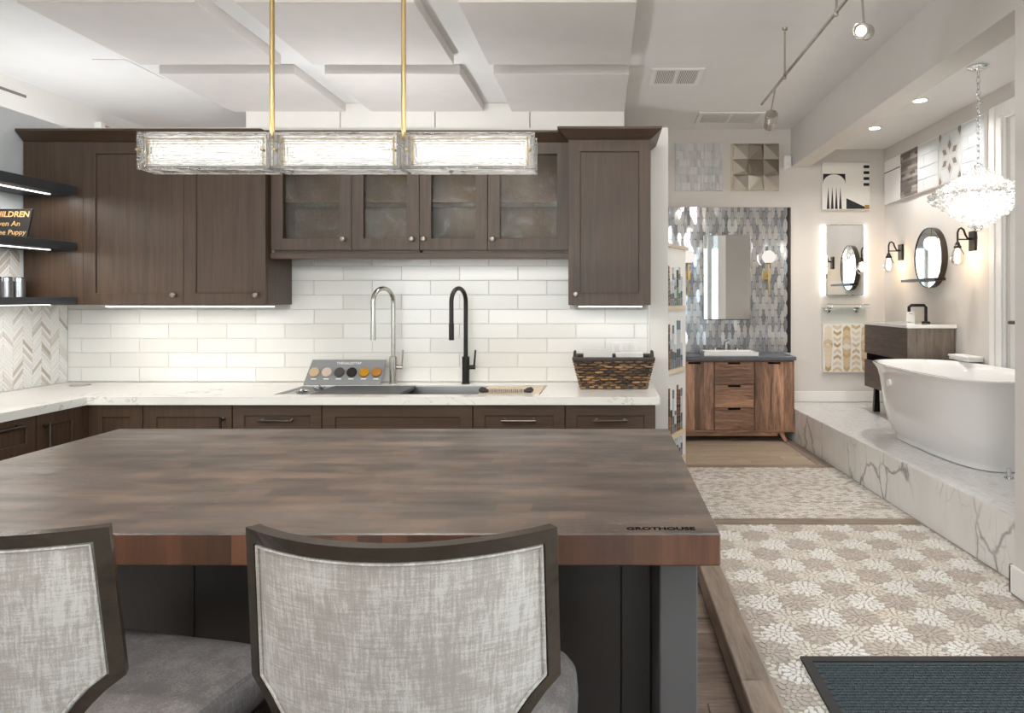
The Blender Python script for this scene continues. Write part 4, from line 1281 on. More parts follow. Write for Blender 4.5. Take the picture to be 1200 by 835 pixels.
# ------------------------------------------------------------------ linear glass pendant over the island
PD = 2.06
pe = thing('pendant_light', (-0.80, PD+0.05, 1.78), 'linear pendant of three ribbed glass blocks on brass rods over the island', 'pendant light')
def pxX(px): return (px-VX)*PD/F
zt, zb = CAMZ+(VY-154)*PD/F, CAMZ+(VY-198)*PD/F
DP = 0.095
for i, (a, b) in enumerate(((158.5, 314.5), (318.5, 468.5), (472.5, 626.5))):
    x0, x1 = pxX(a), pxX(b)
    blk = part('glass_block', MB().cbox(x0+0.001, x1-0.001, PD+0.008, PD+DP-0.008, zb+0.001, zb+0.012, 0.003), 'cast_glass', pe)
    # front and back slabs with stepped concentric ridges
    for (ys, sgn) in ((PD+0.0075, -1), (PD+DP-0.0075, 1)):
        mb = MB(); steps = [(0.0, -0.009), (0.0, 0.002), (0.003, 0.006), (0.010, 0.006)]
        ins = 0.010
        while ins < 0.050:
            steps += [(ins+0.0015, 0.0025), (ins+0.004, 0.0025), (ins+0.0055, 0.006), (ins+0.0085, 0.006)]
            ins += 0.0085
        vs = []; 
        for (q, o) in steps:
            q = min(q, (zt-zb)/2-0.003)
            vs += [(x0+q, ys+sgn*o, zb+q), (x1-q, ys+sgn*o, zb+q), (x1-q, ys+sgn*o, zt-q), (x0+q, ys+sgn*o, zt-q)]
        fs = [(3, 2, 1, 0)]
        for k in range(len(steps)-1):
            for j in range(4):
                fs.append((k*4+j, k*4+(j+1) % 4, (k+1)*4+(j+1) % 4, (k+1)*4+j))
        m = (len(steps)-1)*4; fs.append((m, m+1, m+2, m+3))
        if sgn > 0: fs = [f[::-1] for f in fs]
        part('ridged_face', mb.add(vs, fs), 'cast_glass', blk)
    for xs2 in (x0+0.004, x1-0.014):
        part('side_glass', MB().cbox(xs2, xs2+0.010, PD+0.018, PD+DP-0.018, zb+0.013, zt-0.004, 0.002), 'cast_glass', blk)
    part('brass_core', MB().cbox(x0+0.030, x1-0.030, PD+0.040, PD+DP-0.040, zb+0.022, zt-0.016, 0.002), 'brass', pe)
    led = part('led_panel', MB().box(x0+0.017, x1-0.017, PD+0.0300, PD+0.0395, zb+0.013, zt-0.006), 'pendant_led', pe)
    part('led_panel', MB().box(x0+0.017, x1-0.017, PD+DP-0.0395, PD+DP-0.0300, zb+0.013, zt-0.006), 'pendant_led', pe)
    for px_p in (x0+0.012, x1-0.014):
        part('pin', MB().lathe([(0.0, -0.020), (0.004, -0.019), (0.004, 0.0), (0.0, 0.0)], (px_p, PD+0.005, (zt+zb)/2), 10, 'y'), 'brass', pe)
    for (u0, u1, w0, w1) in ((x0+0.020, x0+0.026, zb+0.014, zt-0.012), (x1-0.026, x1-0.020, zb+0.014, zt-0.012), (x0+0.027, x1-0.027, zt-0.020, zt-0.016)):
        part('brass_bar', MB().box(u0, u1, PD+0.0205, PD+0.0240, w0, w1), 'brass', pe)
    area_light('pendant_glow', ((x0+x1)/2, PD+DP/2, zb-0.004), (0, 0, 0), x1-x0-0.05, 0.06, 4.0, (1, 0.94, 0.85), parent=pe)
    area_light('pendant_uplight', ((x0+x1)/2, PD+DP/2, zt+0.004), (PI, 0, 0), x1-x0-0.05, 0.06, 5.0, (1, 0.94, 0.85), parent=pe)
part('top_bar', MB().cbox(pxX(158.5)+0.03, pxX(626.5)-0.03, PD+0.040, PD+DP-0.040, zt-0.012, zt-0.002, 0.002), 'brass', pe)
for px_r in (318.8, 473.0):
    x = (px_r-VX)*(PD+DP/2)/F
    part('rod', MB().cyl((x, PD+DP/2, zt-0.002), (x, PD+DP/2, CEIL-0.022), 0.0072, 12), 'brass', pe)
    part('rod_cap', MB().lathe([(0.0, -0.020), (0.05, -0.020), (0.06, -0.012), (0.06, -0.001), (0, -0.001)], (x, PD+DP/2, CEIL), 20), 'brass', pe)

# ------------------------------------------------------------------ ceiling
for r, y0 in enumerate((3.696, 4.880)):
    for c, x0 in enumerate((-3.105, -1.950, -0.773)):
        pos = ('outer', 'middle', 'inner')[c]
        lab = ('pale grey felt acoustic ceiling panel, %s, over the %s' % (('column farthest from the track light', 'middle column', 'column next to the track light')[c], ('wall cabinets', 'white bulkhead')[r]))
        t = thing('acoustic_panel', (x0+0.47, y0+0.5, CEIL-0.073), lab, 'ceiling panel', 'acoustic ceiling panels')
        part('panel', MB().cbox(x0, x0+0.945, y0, y0+0.985, CEIL-0.073, CEIL-0.0105, 0.003), 'panel_fabric', t)
        part('mounting_frame', MB().box(x0+0.004, x0+0.941, y0+0.004, y0+0.981, CEIL-0.010, CEIL-0.0005), 'panel_fabric', t)
def ceil_vent(x0, x1, y0, y1, z, label, back='vent_dark', mat='trim_white', slatn=12):
    t = thing('ceiling_vent', ((x0+x1)/2, (y0+y1)/2, z-0.012), label, 'vent')
    part('backing', MB().box(x0+0.01, x1-0.01, y0+0.01, y1-0.01, z-0.003, z-0.0005), back, t)
    fr = 0.035
    f = lambda u, v, n: (u, v, z-0.0005-n)
    part('frame', glass_frame(x0, x1, y0, y1, f, fr, fr, fr, fr, 0.010), mat, t)
    xm = (x0+x1)/2
    part('divider', MB().box(xm-0.012, xm+0.012, y0+fr+0.0005, y1-fr-0.0005, z-0.010, z-0.0035), mat, t)
    for h in (0, 1):
        a, b = (x0+fr, xm-0.012) if h == 0 else (xm+0.012, x1-fr)
        for k in range(slatn):
            x = a+(b-a)*(k+0.5)/slatn
            part('slat', MB().box(x-0.003, x+0.003, y0+fr+0.0005, y1-fr-0.0005, z-0.009, z-0.0035), mat, t)
ceil_vent(0.34, 0.715, 4.96, 5.35, CEIL, 'white louvred ceiling vent beside the acoustic panels')
ceil_vent(0.84, 1.42, 6.13, 6.52, CEIL, 'wide white ceiling vent near the wall above the walnut vanity', slatn=14, mat='ceiling_paint', back='grout')
single('access_hatch', MB().cbox(-3.50, -3.27, 4.78, 5.21, CEIL-0.006, CEIL-0.0005, 0.002), 'ceiling_paint', 'flush white access hatch in the ceiling beside the felt panels', 'hatch')
single('slot_vent', MB().box(XM+0.0005, XM+0.004, 3.9, 5.30, 2.925, 2.945), 'vent_dark', 'thin dark slot vent high on the far left wall', 'vent')
# a timber screen beyond the partition
wp = thing('timber_board', (XM+0.02, 6.4, 0), 'wooden sample board with white edge rising behind the cabinets', 'sample board')
part('board', MB().box(XM+0.001, XM+0.03, 6.06, 6.7, 0.002, 2.915), 'door_wood', wp)
part('edge', MB().box(XM+0.001, XM+0.06, 6.01, 6.059, 0.002, 2.925), 'trim_white', wp)

# track light
tr = thing('track_light', (1.092, 3.5, 2.75), 'thin nickel track rail hung on rods in front of the beam', 'track light')
RZ = 2.753
part('rail', MB().tube([(1.092, 1.2, RZ), (1.092, 4.85, RZ)], 0.009, 8), 'nickel', tr)
for y in (1.6, 3.29, 4.23):
    part('rod', MB().cyl((1.092, y, RZ+0.007), (1.092, y, CEIL-0.006), 0.006, 8), 'nickel', tr)
    part('rod_cap', MB().lathe([(0.0, -0.012), (0.016, -0.012), (0.018, -0.0005), (0, -0.0005)], (1.092, y, CEIL), 14), 'nickel', tr)
    part('clamp', MB().lathe([(0.0, -0.022), (0.010, -0.020), (0.010, 0.014), (0, 0.014)], (1.092, y, RZ), 12), 'nickel', tr)
def spot(p_rail, p_head, direction, length, r, label, power, cat='spotlight', group=None, angle=1.0):
    t = thing('spotlight', p_head, label, cat, group)
    P = Vector(p_head); dv = Vector(direction).normalized()
    part('stem', MB().tube([Vector(p_rail)+Vector((0, 0, -0.011)), P+Vector((0, 0, r+0.012)), P+Vector((0, 0, r*0.9))], [0.005, 0.005, 0.011], 8), 'nickel', t)
    q = dv.to_track_quat('Z', 'Y').to_matrix().to_4x4()
    M = Matrix.Translation(P) @ q
    L = length/2
    prof = [(0.0, -L), (r*0.92, -L), (r, -L*0.93)]
    for k in range(4):
        h = -L*0.8+k*L*0.18
        prof += [(r, h), (r*0.95, h+0.002), (r*0.95, h+L*0.08), (r, h+L*0.08+0.002)]
    prof += [(r, L*0.97), (r*0.96, L), (r*0.86, L), (r*0.84, L*0.75), (0, L*0.75)]
    part('head', MB().lathe(prof, (0, 0, 0), 24).xf(M), 'nickel', t)
    part('lens', MB().lathe([(0.0, L*0.80), (r*0.62, L*0.80), (r*0.62, L*0.765), (0, L*0.765)], (0, 0, 0), 20).xf(M), 'lamp_lens', t)
    spot_light('beam', P+dv*(L+0.004), dv, power, (1, 0.92, 0.82), angle, parent=t, radius=r*0.6)
    return t
spot((1.092, 4.475, RZ), (1.066, 4.475, CAMZ+(350-141)*4.475/F), (0.10, 0.80, -0.46), 0.115, 0.040, 'small nickel track spotlight turned away at the far end of the rail', 32)
spot((1.092, 2.975, RZ), (1.103, 2.975, CAMZ+(350-37)*2.975/F), (-0.55, -0.75, -0.22), 0.10, 0.0335, 'nickel track spotlight with glowing lens beside the beam', 30)
# unseen seating-side lamps: glass doors mirror the inner pair, outer pair added for brightness
tr2 = thing('track_light', (-1.6, -2.0, 2.9), 'nickel track rail above the seating side of the kitchen', 'track light')
part('rail', MB().tube([(-3.4, -2.0, 2.80), (0.6, -2.0, 2.80)], 0.009, 8), 'nickel', tr2)
for x in (-3.0, 0.2): part('rod', MB().cyl((x, -2.0, 2.807), (x, -2.0, CEIL-0.001), 0.006, 8), 'nickel', tr2)
for i, (x, tg) in enumerate(((-1.99, (-0.9, 3.9, 1.9)), (-1.16, (-0.5, 3.9, 1.9)), (-2.8, (-2.3, 3.8, 1.8)), (-0.2, (0.0, 3.8, 1.8)))):
    spot((x, -2.0, 2.80), (x, -2.0, 2.67), Vector(tg)-Vector((x, -2.0, 2.67)), 0.10, 0.04, 'unseen nickel spotlight on the seating-side rail aimed at the wall cabinets', 55, group='seating-side spotlights', angle=0.9)
def downlight(x, y, z, power, label, group=None):
    t = thing('recessed_light', (x, y, z-0.006), label, 'light', group)
    part('trim_ring', MB().lathe([(0.045, -0.001), (0.062, -0.0005), (0.062, -0.006), (0.048, -0.008), (0.045, -0.004)], (x, y, z), 24), 'trim_white', t)
    part('lens', MB().lathe([(0.0, -0.002), (0.044, -0.002), (0.044, -0.0008), (0.0, -0.0008)], (x, y, z), 24), 'lamp_lens', t)
    L = bpy.data.lights.new('downlight', 'AREA'); L.shape = 'DISK'; L.size = 0.09; L.energy = power; L.color = (1, 0.97, 0.93); L.spread = 2.4
    o = bpy.data.objects.new('downlight', L); COL.objects.link(o); o.parent = t; o.location = (0, 0, -0.004)
downlight(2.29, 5.07, ACEIL, 7, 'round recessed ceiling light above the tub beside the chandelier')
downlight(2.277, 5.89, ACEIL, 7, 'round recessed ceiling light near the far wall of the tub alcove')
for (x, y) in ((-2.6, 0.6), (-1.0, 0.6), (0.9, 0.8), (-2.6, -2.8), (-0.8, -2.8), (0.9, -1.0), (0.8, 3.2), (-3.6, 2.4)):  # unseen recessed lights added to lift the room's brightness
    downlight(x, y, CEIL, 7, 'added recessed ceiling light out of view over the showroom floor', 'added showroom downlights')

# ------------------------------------------------------------------ walnut vanity and its wall
VF = 6.30
va = thing('walnut_vanity', (1.17, 6.5, ZF), 'walnut vanity with three drawers, two doors and dark stone top', 'vanity')
vx0, vx1 = 0.622, 1.712
vz0, vz1 = 0.205, 0.852
part('body', MB().box(vx0+0.018, vx1-0.018, VF+0.022, DB-0.004, vz0+0.018, vz1-0.001), 'walnut', va)
for x in (vx0, vx1-0.017): part('side_panel', MB().cbox(x, x+0.017, VF, DB-0.004, vz0, vz1-0.001, 0.001), 'walnut', va)
part('bottom_rail', MB().cbox(vx0+0.0175, vx1-0.0175, VF, VF+0.03, vz0, vz0+0.017, 0.001), 'walnut_h', va)
part('top_rail', MB().cbox(vx0+0.0175, vx1-0.0175, VF+0.002, VF+0.02, vz1-0.012, vz1-0.001, 0.001), 'walnut_h', va)
def vX(px): return (px-VX)*VF/F
vd = [vX(791.5), vX(836.2), vX(837.6), vX(883.2), vX(884.8), vX(929.6)]
def vfront(name, x0, x1, z0, z1, mat, nb, horiz):
    """front made of edge-glued boards, with a finger slot at its top"""
    sl = (x0+x1)/2
    d = None
    for k in range(nb):
        if horiz:
            za = z0+(z1-z0)*k/nb; zb_ = z0+(z1-z0)*(k+1)/nb
            mb = MB().cbox(x0, x1, VF+0.001, VF+0.0205, za, zb_-0.0004, 0.0006)
        else:
            xa = x0+(x1-x0)*k/nb; xb = x0+(x1-x0)*(k+1)/nb
            mb = MB().cbox(xa, xb-0.0004, VF+0.001, VF+0.0205, z0, z1, 0.0006)
        if d is None: d = part(name, mb, mat, va)
        else: part('board', mb, mat, d)
    part('finger_slot', MB().box(sl-0.056, sl+0.056, VF-0.0006, VF+0.0008, z1-0.020, z1-0.002), 'ink_black', d)
ztop = vz1-0.014
vfront('door', vd[0], vd[1], vz0+0.0195, ztop, 'walnut', 4, False)
vfront('door', vd[4], vd[5], vz0+0.0195, ztop, 'walnut', 4, False)
dh = (ztop-(vz0+0.0195))/3
for k in range(3):
    vfront('drawer', vd[2], vd[3], vz0+0.0195+k*dh+0.002, vz0+0.0195+(k+1)*dh-0.003, 'walnut_h', 3, True)
part('base_rail', MB().box(vx0+0.05, vx1-0.14, VF+0.035, VF+0.06, 0.165, vz0-0.0005), 'walnut_h', va)
def slab_leg(xt, xb, y):
    return MB().prism([(xb-0.017, ZF+0.002), (xb+0.012, ZF+0.002), (xt+0.02, vz0-0.0005), (xt-0.024, vz0-0.0005)], y, y+0.035, 'xz')
for (xt, xb) in ((vx1-0.115, vx1-0.065), (vx0+0.115, vx0+0.065)):
    part('leg', slab_leg(xt, xb, VF+0.02), 'walnut', va)
    part('leg', slab_leg(xt, xb, DB-0.10), 'walnut', va)
part('countertop', MB().cbox(vx0-0.012, vx1+0.016, VF-0.014, DB-0.002, vz1+0.0005, vz1+0.034, 0.003), 'slate_top', va)
CZ = vz1+0.0345
sx0, sx1 = (825-VX)*6.36/F, (889-VX)*6.36/F
vs_ = thing('vessel_sink', ((sx0+sx1)/2, 6.53, CZ), 'white rectangular basin sitting on the dark vanity top', 'sink')
f = lambda u, v, n: (u, v, CZ+0.0005+n)
part('basin', glass_frame(sx0, sx1, 6.36, 6.66, f, 0.018, 0.018, 0.018, 0.018, 0.034), 'porcelain', vs_)
part('basin_floor', MB().box(sx0+0.0185, sx1-0.0185, 6.3785, 6.6415, CZ+0.0005, CZ+0.006), 'porcelain', vs_)
wf = thing('vanity_faucet', ((sx0+sx1)/2, 6.69, CZ), 'polished chrome three-piece vanity faucet behind the white basin', 'faucet')
cxf = (851-VX)*6.69/F
part('spout', MB().tube([(cxf, 6.69, CZ+0.001), (cxf, 6.69, CZ+0.10), (cxf, 6.67, CZ+0.125), (cxf, 6.60, CZ+0.125), (cxf, 6.575, CZ+0.11)], [0.02, 0.015, 0.014, 0.013, 0.011], 10), 'chrome', wf)
for s in (-1, 1):
    h = part('handle_post', MB().lathe([(0.0, 0), (0.022, 0), (0.018, 0.012), (0.012, 0.02), (0.012, 0.05), (0, 0.052)], (cxf+s*0.105, 6.69, CZ+0.001), 14), 'chrome', wf)
    part('lever', MB().tube([(cxf+s*0.075, 6.69, CZ+0.058), (cxf+s*0.150, 6.69, CZ+0.058)], 0.008, 8), 'chrome', h)

# glass mosaic field on the far wall
zm0, zm1 = CZ+0.002, CAMZ+(350-243)*DB/F
mx0, mx1 = 0.5, BEAMX-0.015
gm = thing('glass_mosaic', ((mx0+mx1)/2, DB, zm0), 'shimmering blue-grey leaf-shaped glass mosaic covering the wall behind the vanity', 'mosaic')
part('grout_bed', MB().box(mx0, mx1, DB-0.003, DB-0.0004, vz1+0.036, zm1), 'tile_black', gm)
random.seed(21)
tw, th = 0.030, 0.138
cols = int((mx1-mx0)/tw)
tiles = []
for c in range(cols):
    cx = mx0+(c+0.5)*tw
    z = zm0-(th*0.5 if c % 2 else 0)-random.uniform(0, 0.0)
    while z < zm1:
        tiles.append((cx, z+th/2)); z += th*0.985
def leaf(cx, cz, w, h):
    p = [(cx-w*0.16, cz-h/2), (cx+w*0.16, cz-h/2), (cx+w/2, cz-h*0.22), (cx+w/2, cz+h*0.22), (cx+w*0.16, cz+h/2), (cx-w*0.16, cz+h/2), (cx-w/2, cz+h*0.22), (cx-w/2, cz-h*0.22)]
    for ax, bnd, g in ((1, zm0, True), (1, zm1, False)):
        if len(p) >= 3: p = clip_half(p, ax, bnd, g)
    return p
mb = MB()
for (cx, cz) in tiles:
    p = leaf(cx, cz, tw*1.28, th*0.965)
    if len(p) >= 3:
        t_ = random.uniform(-0.03, 0.03); q = random.uniform(-0.06, 0.06)
        k = len(p)
        vs = [(a, DB-0.0085+(a-cx)*q+(b-cz)*t_*0.4, b) for a, b in p]+[(a, DB-0.0025, b) for a, b in p]
        fs = [tuple(range(k)), tuple(range(k, 2*k))[::-1]]+[(i, k+i, k+(i+1) % k, (i+1) % k) for i in range(k)]
        mb.add(vs, fs)
part('leaf_tiles', mb, 'glass_mosaic', gm, kind='stuff')
part('edge_trim', MB().box(mx1+0.0005, mx1+0.012, DB-0.012, DB-0.0005, vz1+0.036, zm1), 'bronze', gm)
# mirror and sconces
mA, mB_ = (824-VX)*6.72/F, (879.6-VX)*6.72/F
mz0, mz1 = CAMZ-(374.7-350)*6.72/F, CAMZ+(350-275)*6.72/F
vm = thing('vanity_mirror', ((mA+mB_)/2, 6.72, mz0), 'tall frameless mirror hung on the glass mosaic', 'mirror')
part('mirror_glass', MB().cbox(mA, mB_, 6.715, 6.732, mz0, mz1, 0.008), 'mirror', vm)
part('backing', MB().box(mA+0.02, mB_-0.02, 6.7325, 6.738, mz0+0.02, mz1-0.02), 'black_metal', vm)
def globe_sconce(px, label):
    x = (px-VX)*6.62/F; y = 6.62
    z = CAMZ+(350-301)*6.62/F
    t = thing('globe_sconce', (x, DB, z-0.2), label, 'wall lamp')
    part('wall_plate', MB().cbox(x-0.035, x+0.035, DB-0.032, DB-0.0135, z-0.21, z-0.13, 0.003), 'brass', t)
    part('stem', MB().tube([(x, y, z-0.36), (x, y, z-0.06)], 0.008, 10), 'brass', t)
    part('arm', MB().tube([(x, DB-0.029, z-0.17), (x, y+0.007, z-0.17)], 0.007, 8), 'brass', t)
    part('cup', MB().lathe([(0.0, -0.07), (0.026, -0.068), (0.030, -0.05), (0.028, -0.05), (0, -0.062)], (x, y, z), 16), 'brass', t)
    prof = [(0.064*math.sin(PI*k/8), -0.064*math.cos(PI*k/8)) for k in range(9)]
    mbg = MB().lathe(prof, (x, y, z), 9); mbg.sm = [False]*len(mbg.sm)
    part('globe', mbg, 'globe_glow', t)
    point_light('glow', (x, y-0.08, z), 1.6, (1, 0.88, 0.72), 0.06, t)
globe_sconce(806.5, 'faceted glass globe sconce on brass stem beside the sample tower')
globe_sconce(901, 'faceted glass globe sconce on brass stem beside the tub platform')

# framed tile samples on the far wall
def board(px0, px1, py0, py1, d, th, name, label, mat='paper', cat='tile sample'):
    a, b = at(px0, py1, d), at(px1, py0, d)
    t = thing(name, ((a.x+b.x)/2, d, a.z), label, cat)
    part('backing', MB().cbox(a.x, b.x, d, DB-0.001, a.z, b.z, 0.002), mat, t)
    return t, a.x, b.x, a.z, b.z
t, x0, x1, z0, z1 = board(791.5, 846.5, 168, 223.5, 6.722, 0.02, 'tile_panel', 'square tile sample of grey leaf strips in six rows above the mosaic')
mb = MB(); random.seed(31)
for r in range(6):
    za = z0+(z1-z0)*r/6; zb_ = z0+(z1-z0)*(r+1)/6
    n = 13
    for k in range(n):
        xa = x0+(x1-x0)*k/n; xb = x0+(x1-x0)*(k+1)/n; s = (xb-xa)*0.14*(1 if (k+r) % 2 else -1)
        mb.prism([(xa+0.0012-min(s, 0)*0.5, za+0.0015), (xb-0.0012-max(s, 0)*0.5, za+0.0015), (xb-0.0012+min(s, 0)*0.5, zb_-0.0015), (xa+0.0012+max(s, 0)*0.5, zb_-0.0015)], 6.7145, 6.7215, 'xz')
part('leaf_strips', mb, 'leaf_tile', t, kind='stuff')
t, x0, x1, z0, z1 = board(857, 913, 168, 223.5, 6.722, 0.02, 'tile_panel', 'square sample of nine silver faceted tiles above the mosaic', 'ledge_wood')
for r in range(3):
    for c in range(3):
        xa, xb = x0+0.012+(x1-x0-0.014)*c/3+0.001, x0+0.012+(x1-x0-0.014)*(c+1)/3-0.001
        za, zb_ = z0+0.004+(z1-z0-0.008)*r/3+0.001, z0+0.004+(z1-z0-0.008)*(r+1)/3-0.001
        xm, zm = xa+(xb-xa)*(0.8 if (c+r) % 2 else 0.2), za+(zb_-za)*(0.25 if r % 2 else 0.8)
        vs = [(xa, 6.7215, za), (xb, 6.7215, za), (xb, 6.7215, zb_), (xa, 6.7215, zb_), (xa, 6.712, za), (xb, 6.712, za), (xb, 6.712, zb_), (xa, 6.712, zb_), (xm, 6.698, zm)]
        part('tile', MB().add(vs, [(3, 2, 1, 0), (0, 1, 5, 4), (1, 2, 6, 5), (2, 3, 7, 6), (3, 0, 4, 7), (4, 5, 8), (5, 6, 8), (6, 7, 8), (7, 4, 8)]), 'silver_tile', t)
sn = thing('motion_sensor', (1.74, 6.7, 2.55), 'small white sensor box on the wall under the beam corner', 'sensor')
p = at(921, 197, 6.68)
part('case', MB().cbox(p.x-0.02, p.x+0.052, 6.665, DB-0.001, p.z, p.z+0.125, 0.010), 'white_plastic', sn)
part('window', MB().cbox(p.x-0.004, p.x+0.036, 6.660, 6.6645, p.z+0.02, p.z+0.055, 0.002), 'white_paint', sn)

# graphic art panel: marble ground with inlaid black shapes
t, x0, x1, z0, z1 = board(963.5, 1019.5, 190, 245.5, 6.715, 0.03, 'art_panel', 'square marble inlay panel with black arch, spikes and stripes above the lit mirror', 'quartz', 'art panel')
W = x1-x0; H = z1-z0
def inlay(name, poly, mat): part(name, MB().prism([(x0+W*a, z0+H*b) for a, b in poly], 6.7125, 6.7148, 'xz'), mat, t)
arc = [(0.0+0.25+0.245*math.cos(PI*k/12), 0.52+0.225*math.sin(PI*k/12)) for k in range(13)]
inlay('arch_corner', [(0.02, 0.55)]+[(a, b) for a, b in arc[::-1][:7]][1:]+[(0.25, 0.755), (0.02, 0.755)], 'tile_black')
inlay('arch_corner', [(0.25, 0.755)]+[(a, b) for a, b in arc[::-1][6:12]]+[(0.48, 0.55), (0.48, 0.755)], 'tile_black')
for k in range(4): inlay('spike', [(0.095+k*0.085, 0.015), (0.155+k*0.085, 0.015), (0.125+k*0.085, 0.48)], 'tile_black')
for k in range(4): inlay('stripe', [(0.865, 0.50+k*0.125), (0.985, 0.50+k*0.125), (0.985, 0.56+k*0.125), (0.865, 0.56+k*0.125)], 'tile_black')
inlay('wedge', [(0.505, 0.015), (0.89, 0.015), (0.89, 0.06), (0.505, 0.24)], 'tile_black')
inlay('gold_square', [(0.895, 0.015), (0.985, 0.015), (0.985, 0.10), (0.895, 0.10)], 'tile_gold')
# back-lit mirror
a, b = at(968, 346, 6.70), at(1012.6, 263, 6.70)
lm = thing('lit_mirror', ((a.x+b.x)/2, 6.7, a.z), 'rectangular mirror with glowing lit sides above the glass shelf', 'mirror')
part('mirror_glass', MB().cbox(a.x, b.x, 6.695, 6.712, a.z, b.z, 0.010), 'mirror', lm)
part('light_box', MB().box(a.x+0.015, b.x-0.015, 6.7125, DB-0.001, a.z+0.015, b.z-0.015), 'white_plastic', lm)
for (xx0, xx1) in ((a.x-0.018, a.x-0.001), (b.x+0.001, b.x+0.018)):
    part('light_strip', MB().box(xx0, xx1, 6.722, 6.742, a.z, b.z), 'led_mirror', lm)
# glass shelf
a = at(966, 361, 6.66); b = at(1018, 361, 6.66)
gs = thing('glass_shelf', ((a.x+b.x)/2, 6.68, a.z-0.03), 'narrow glass shelf with chrome rail below the lit mirror', 'shelf')
part('shelf_glass', MB().cbox(a.x, b.x, 6.62, 6.735, a.z, a.z+0.008, 0.002), 'shelf_glass', gs)
part('rail', MB().tube([(a.x+0.01, 6.74, a.z+0.035), (a.x+0.01, 6.625, a.z+0.035), (b.x-0.01, 6.625, a.z+0.035), (b.x-0.01, 6.74, a.z+0.035)], 0.004, 8), 'chrome', gs)
for px in (974, 1007):
    x = (px-VX)*6.66/F
    part('bracket', MB().tube([(x, DB-0.001, a.z-0.012), (x, 6.735, a.z-0.012), (x, 6.728, a.z-0.012), (x, 6.66, a.z-0.009)], [0.028, 0.028, 0.012, 0.009], 14), 'chrome', gs)
    part('rail_post', MB().cyl((x, 6.628, a.z+0.0085), (x, 6.628, a.z+0.032), 0.004, 8), 'chrome', gs)
# chevron tile panel
t, x0, x1, z0, z1 = board(964.5, 1020, 379.5, 436, 6.712, 0.03, 'tile_panel', 'square tile sample with cream and gold chevrons under the glass shelf', 'paper')
W = x1-x0; H = z1-z0
random.seed(17)
for c in range(5):
    xa = x0+W*(0.01+c*0.196); xb = xa+W*0.19; xm = (xa+xb)/2
    k = 0; z = z0+H*0.01
    while z < z1-H*0.10:
        h = H*(0.085 if c % 2 == 0 else 0.06); g = H*0.092 if c % 2 == 0 else H*0.125
        dz = H*0.05*(1 if (c % 2 == 0) == (z > (z0+z1)/2) else -1)
        za, zb_ = z+abs(min(dz, 0)), z+h+abs(min(dz, 0))
        if zb_+dz < z1 and za+dz > z0:
            sw = 0.72+0.28*abs((z-z0)/H-0.5)*2 if c in (1, 3) else 1.0-0.35*abs((z-z0)/H-0.5)*2
            l, r_ = xm-(xm-xa)*sw, xm+(xb-xm)*sw
            part('chevron', MB().add([(l, 6.7115, za), (xm, 6.7115, za+dz), (r_, 6.7115, za), (r_, 6.7115, zb_), (xm, 6.7115, zb_+dz), (l, 6.7115, zb_),
                                      (l, 6.708, za), (xm, 6.708, za+dz), (r_, 6.708, za), (r_, 6.708, zb_), (xm, 6.708, zb_+dz), (l, 6.708, zb_)],
                [(6, 7, 10, 11), (7, 8, 9, 10), (0, 6, 11, 5), (8, 2, 3, 9), (0, 1, 7, 6), (1, 2, 8, 7), (11, 10, 4, 5), (10, 9, 3, 4), (5, 4, 1, 0), (4, 3, 2, 1)]), 'chevron_one', t)
        z += g

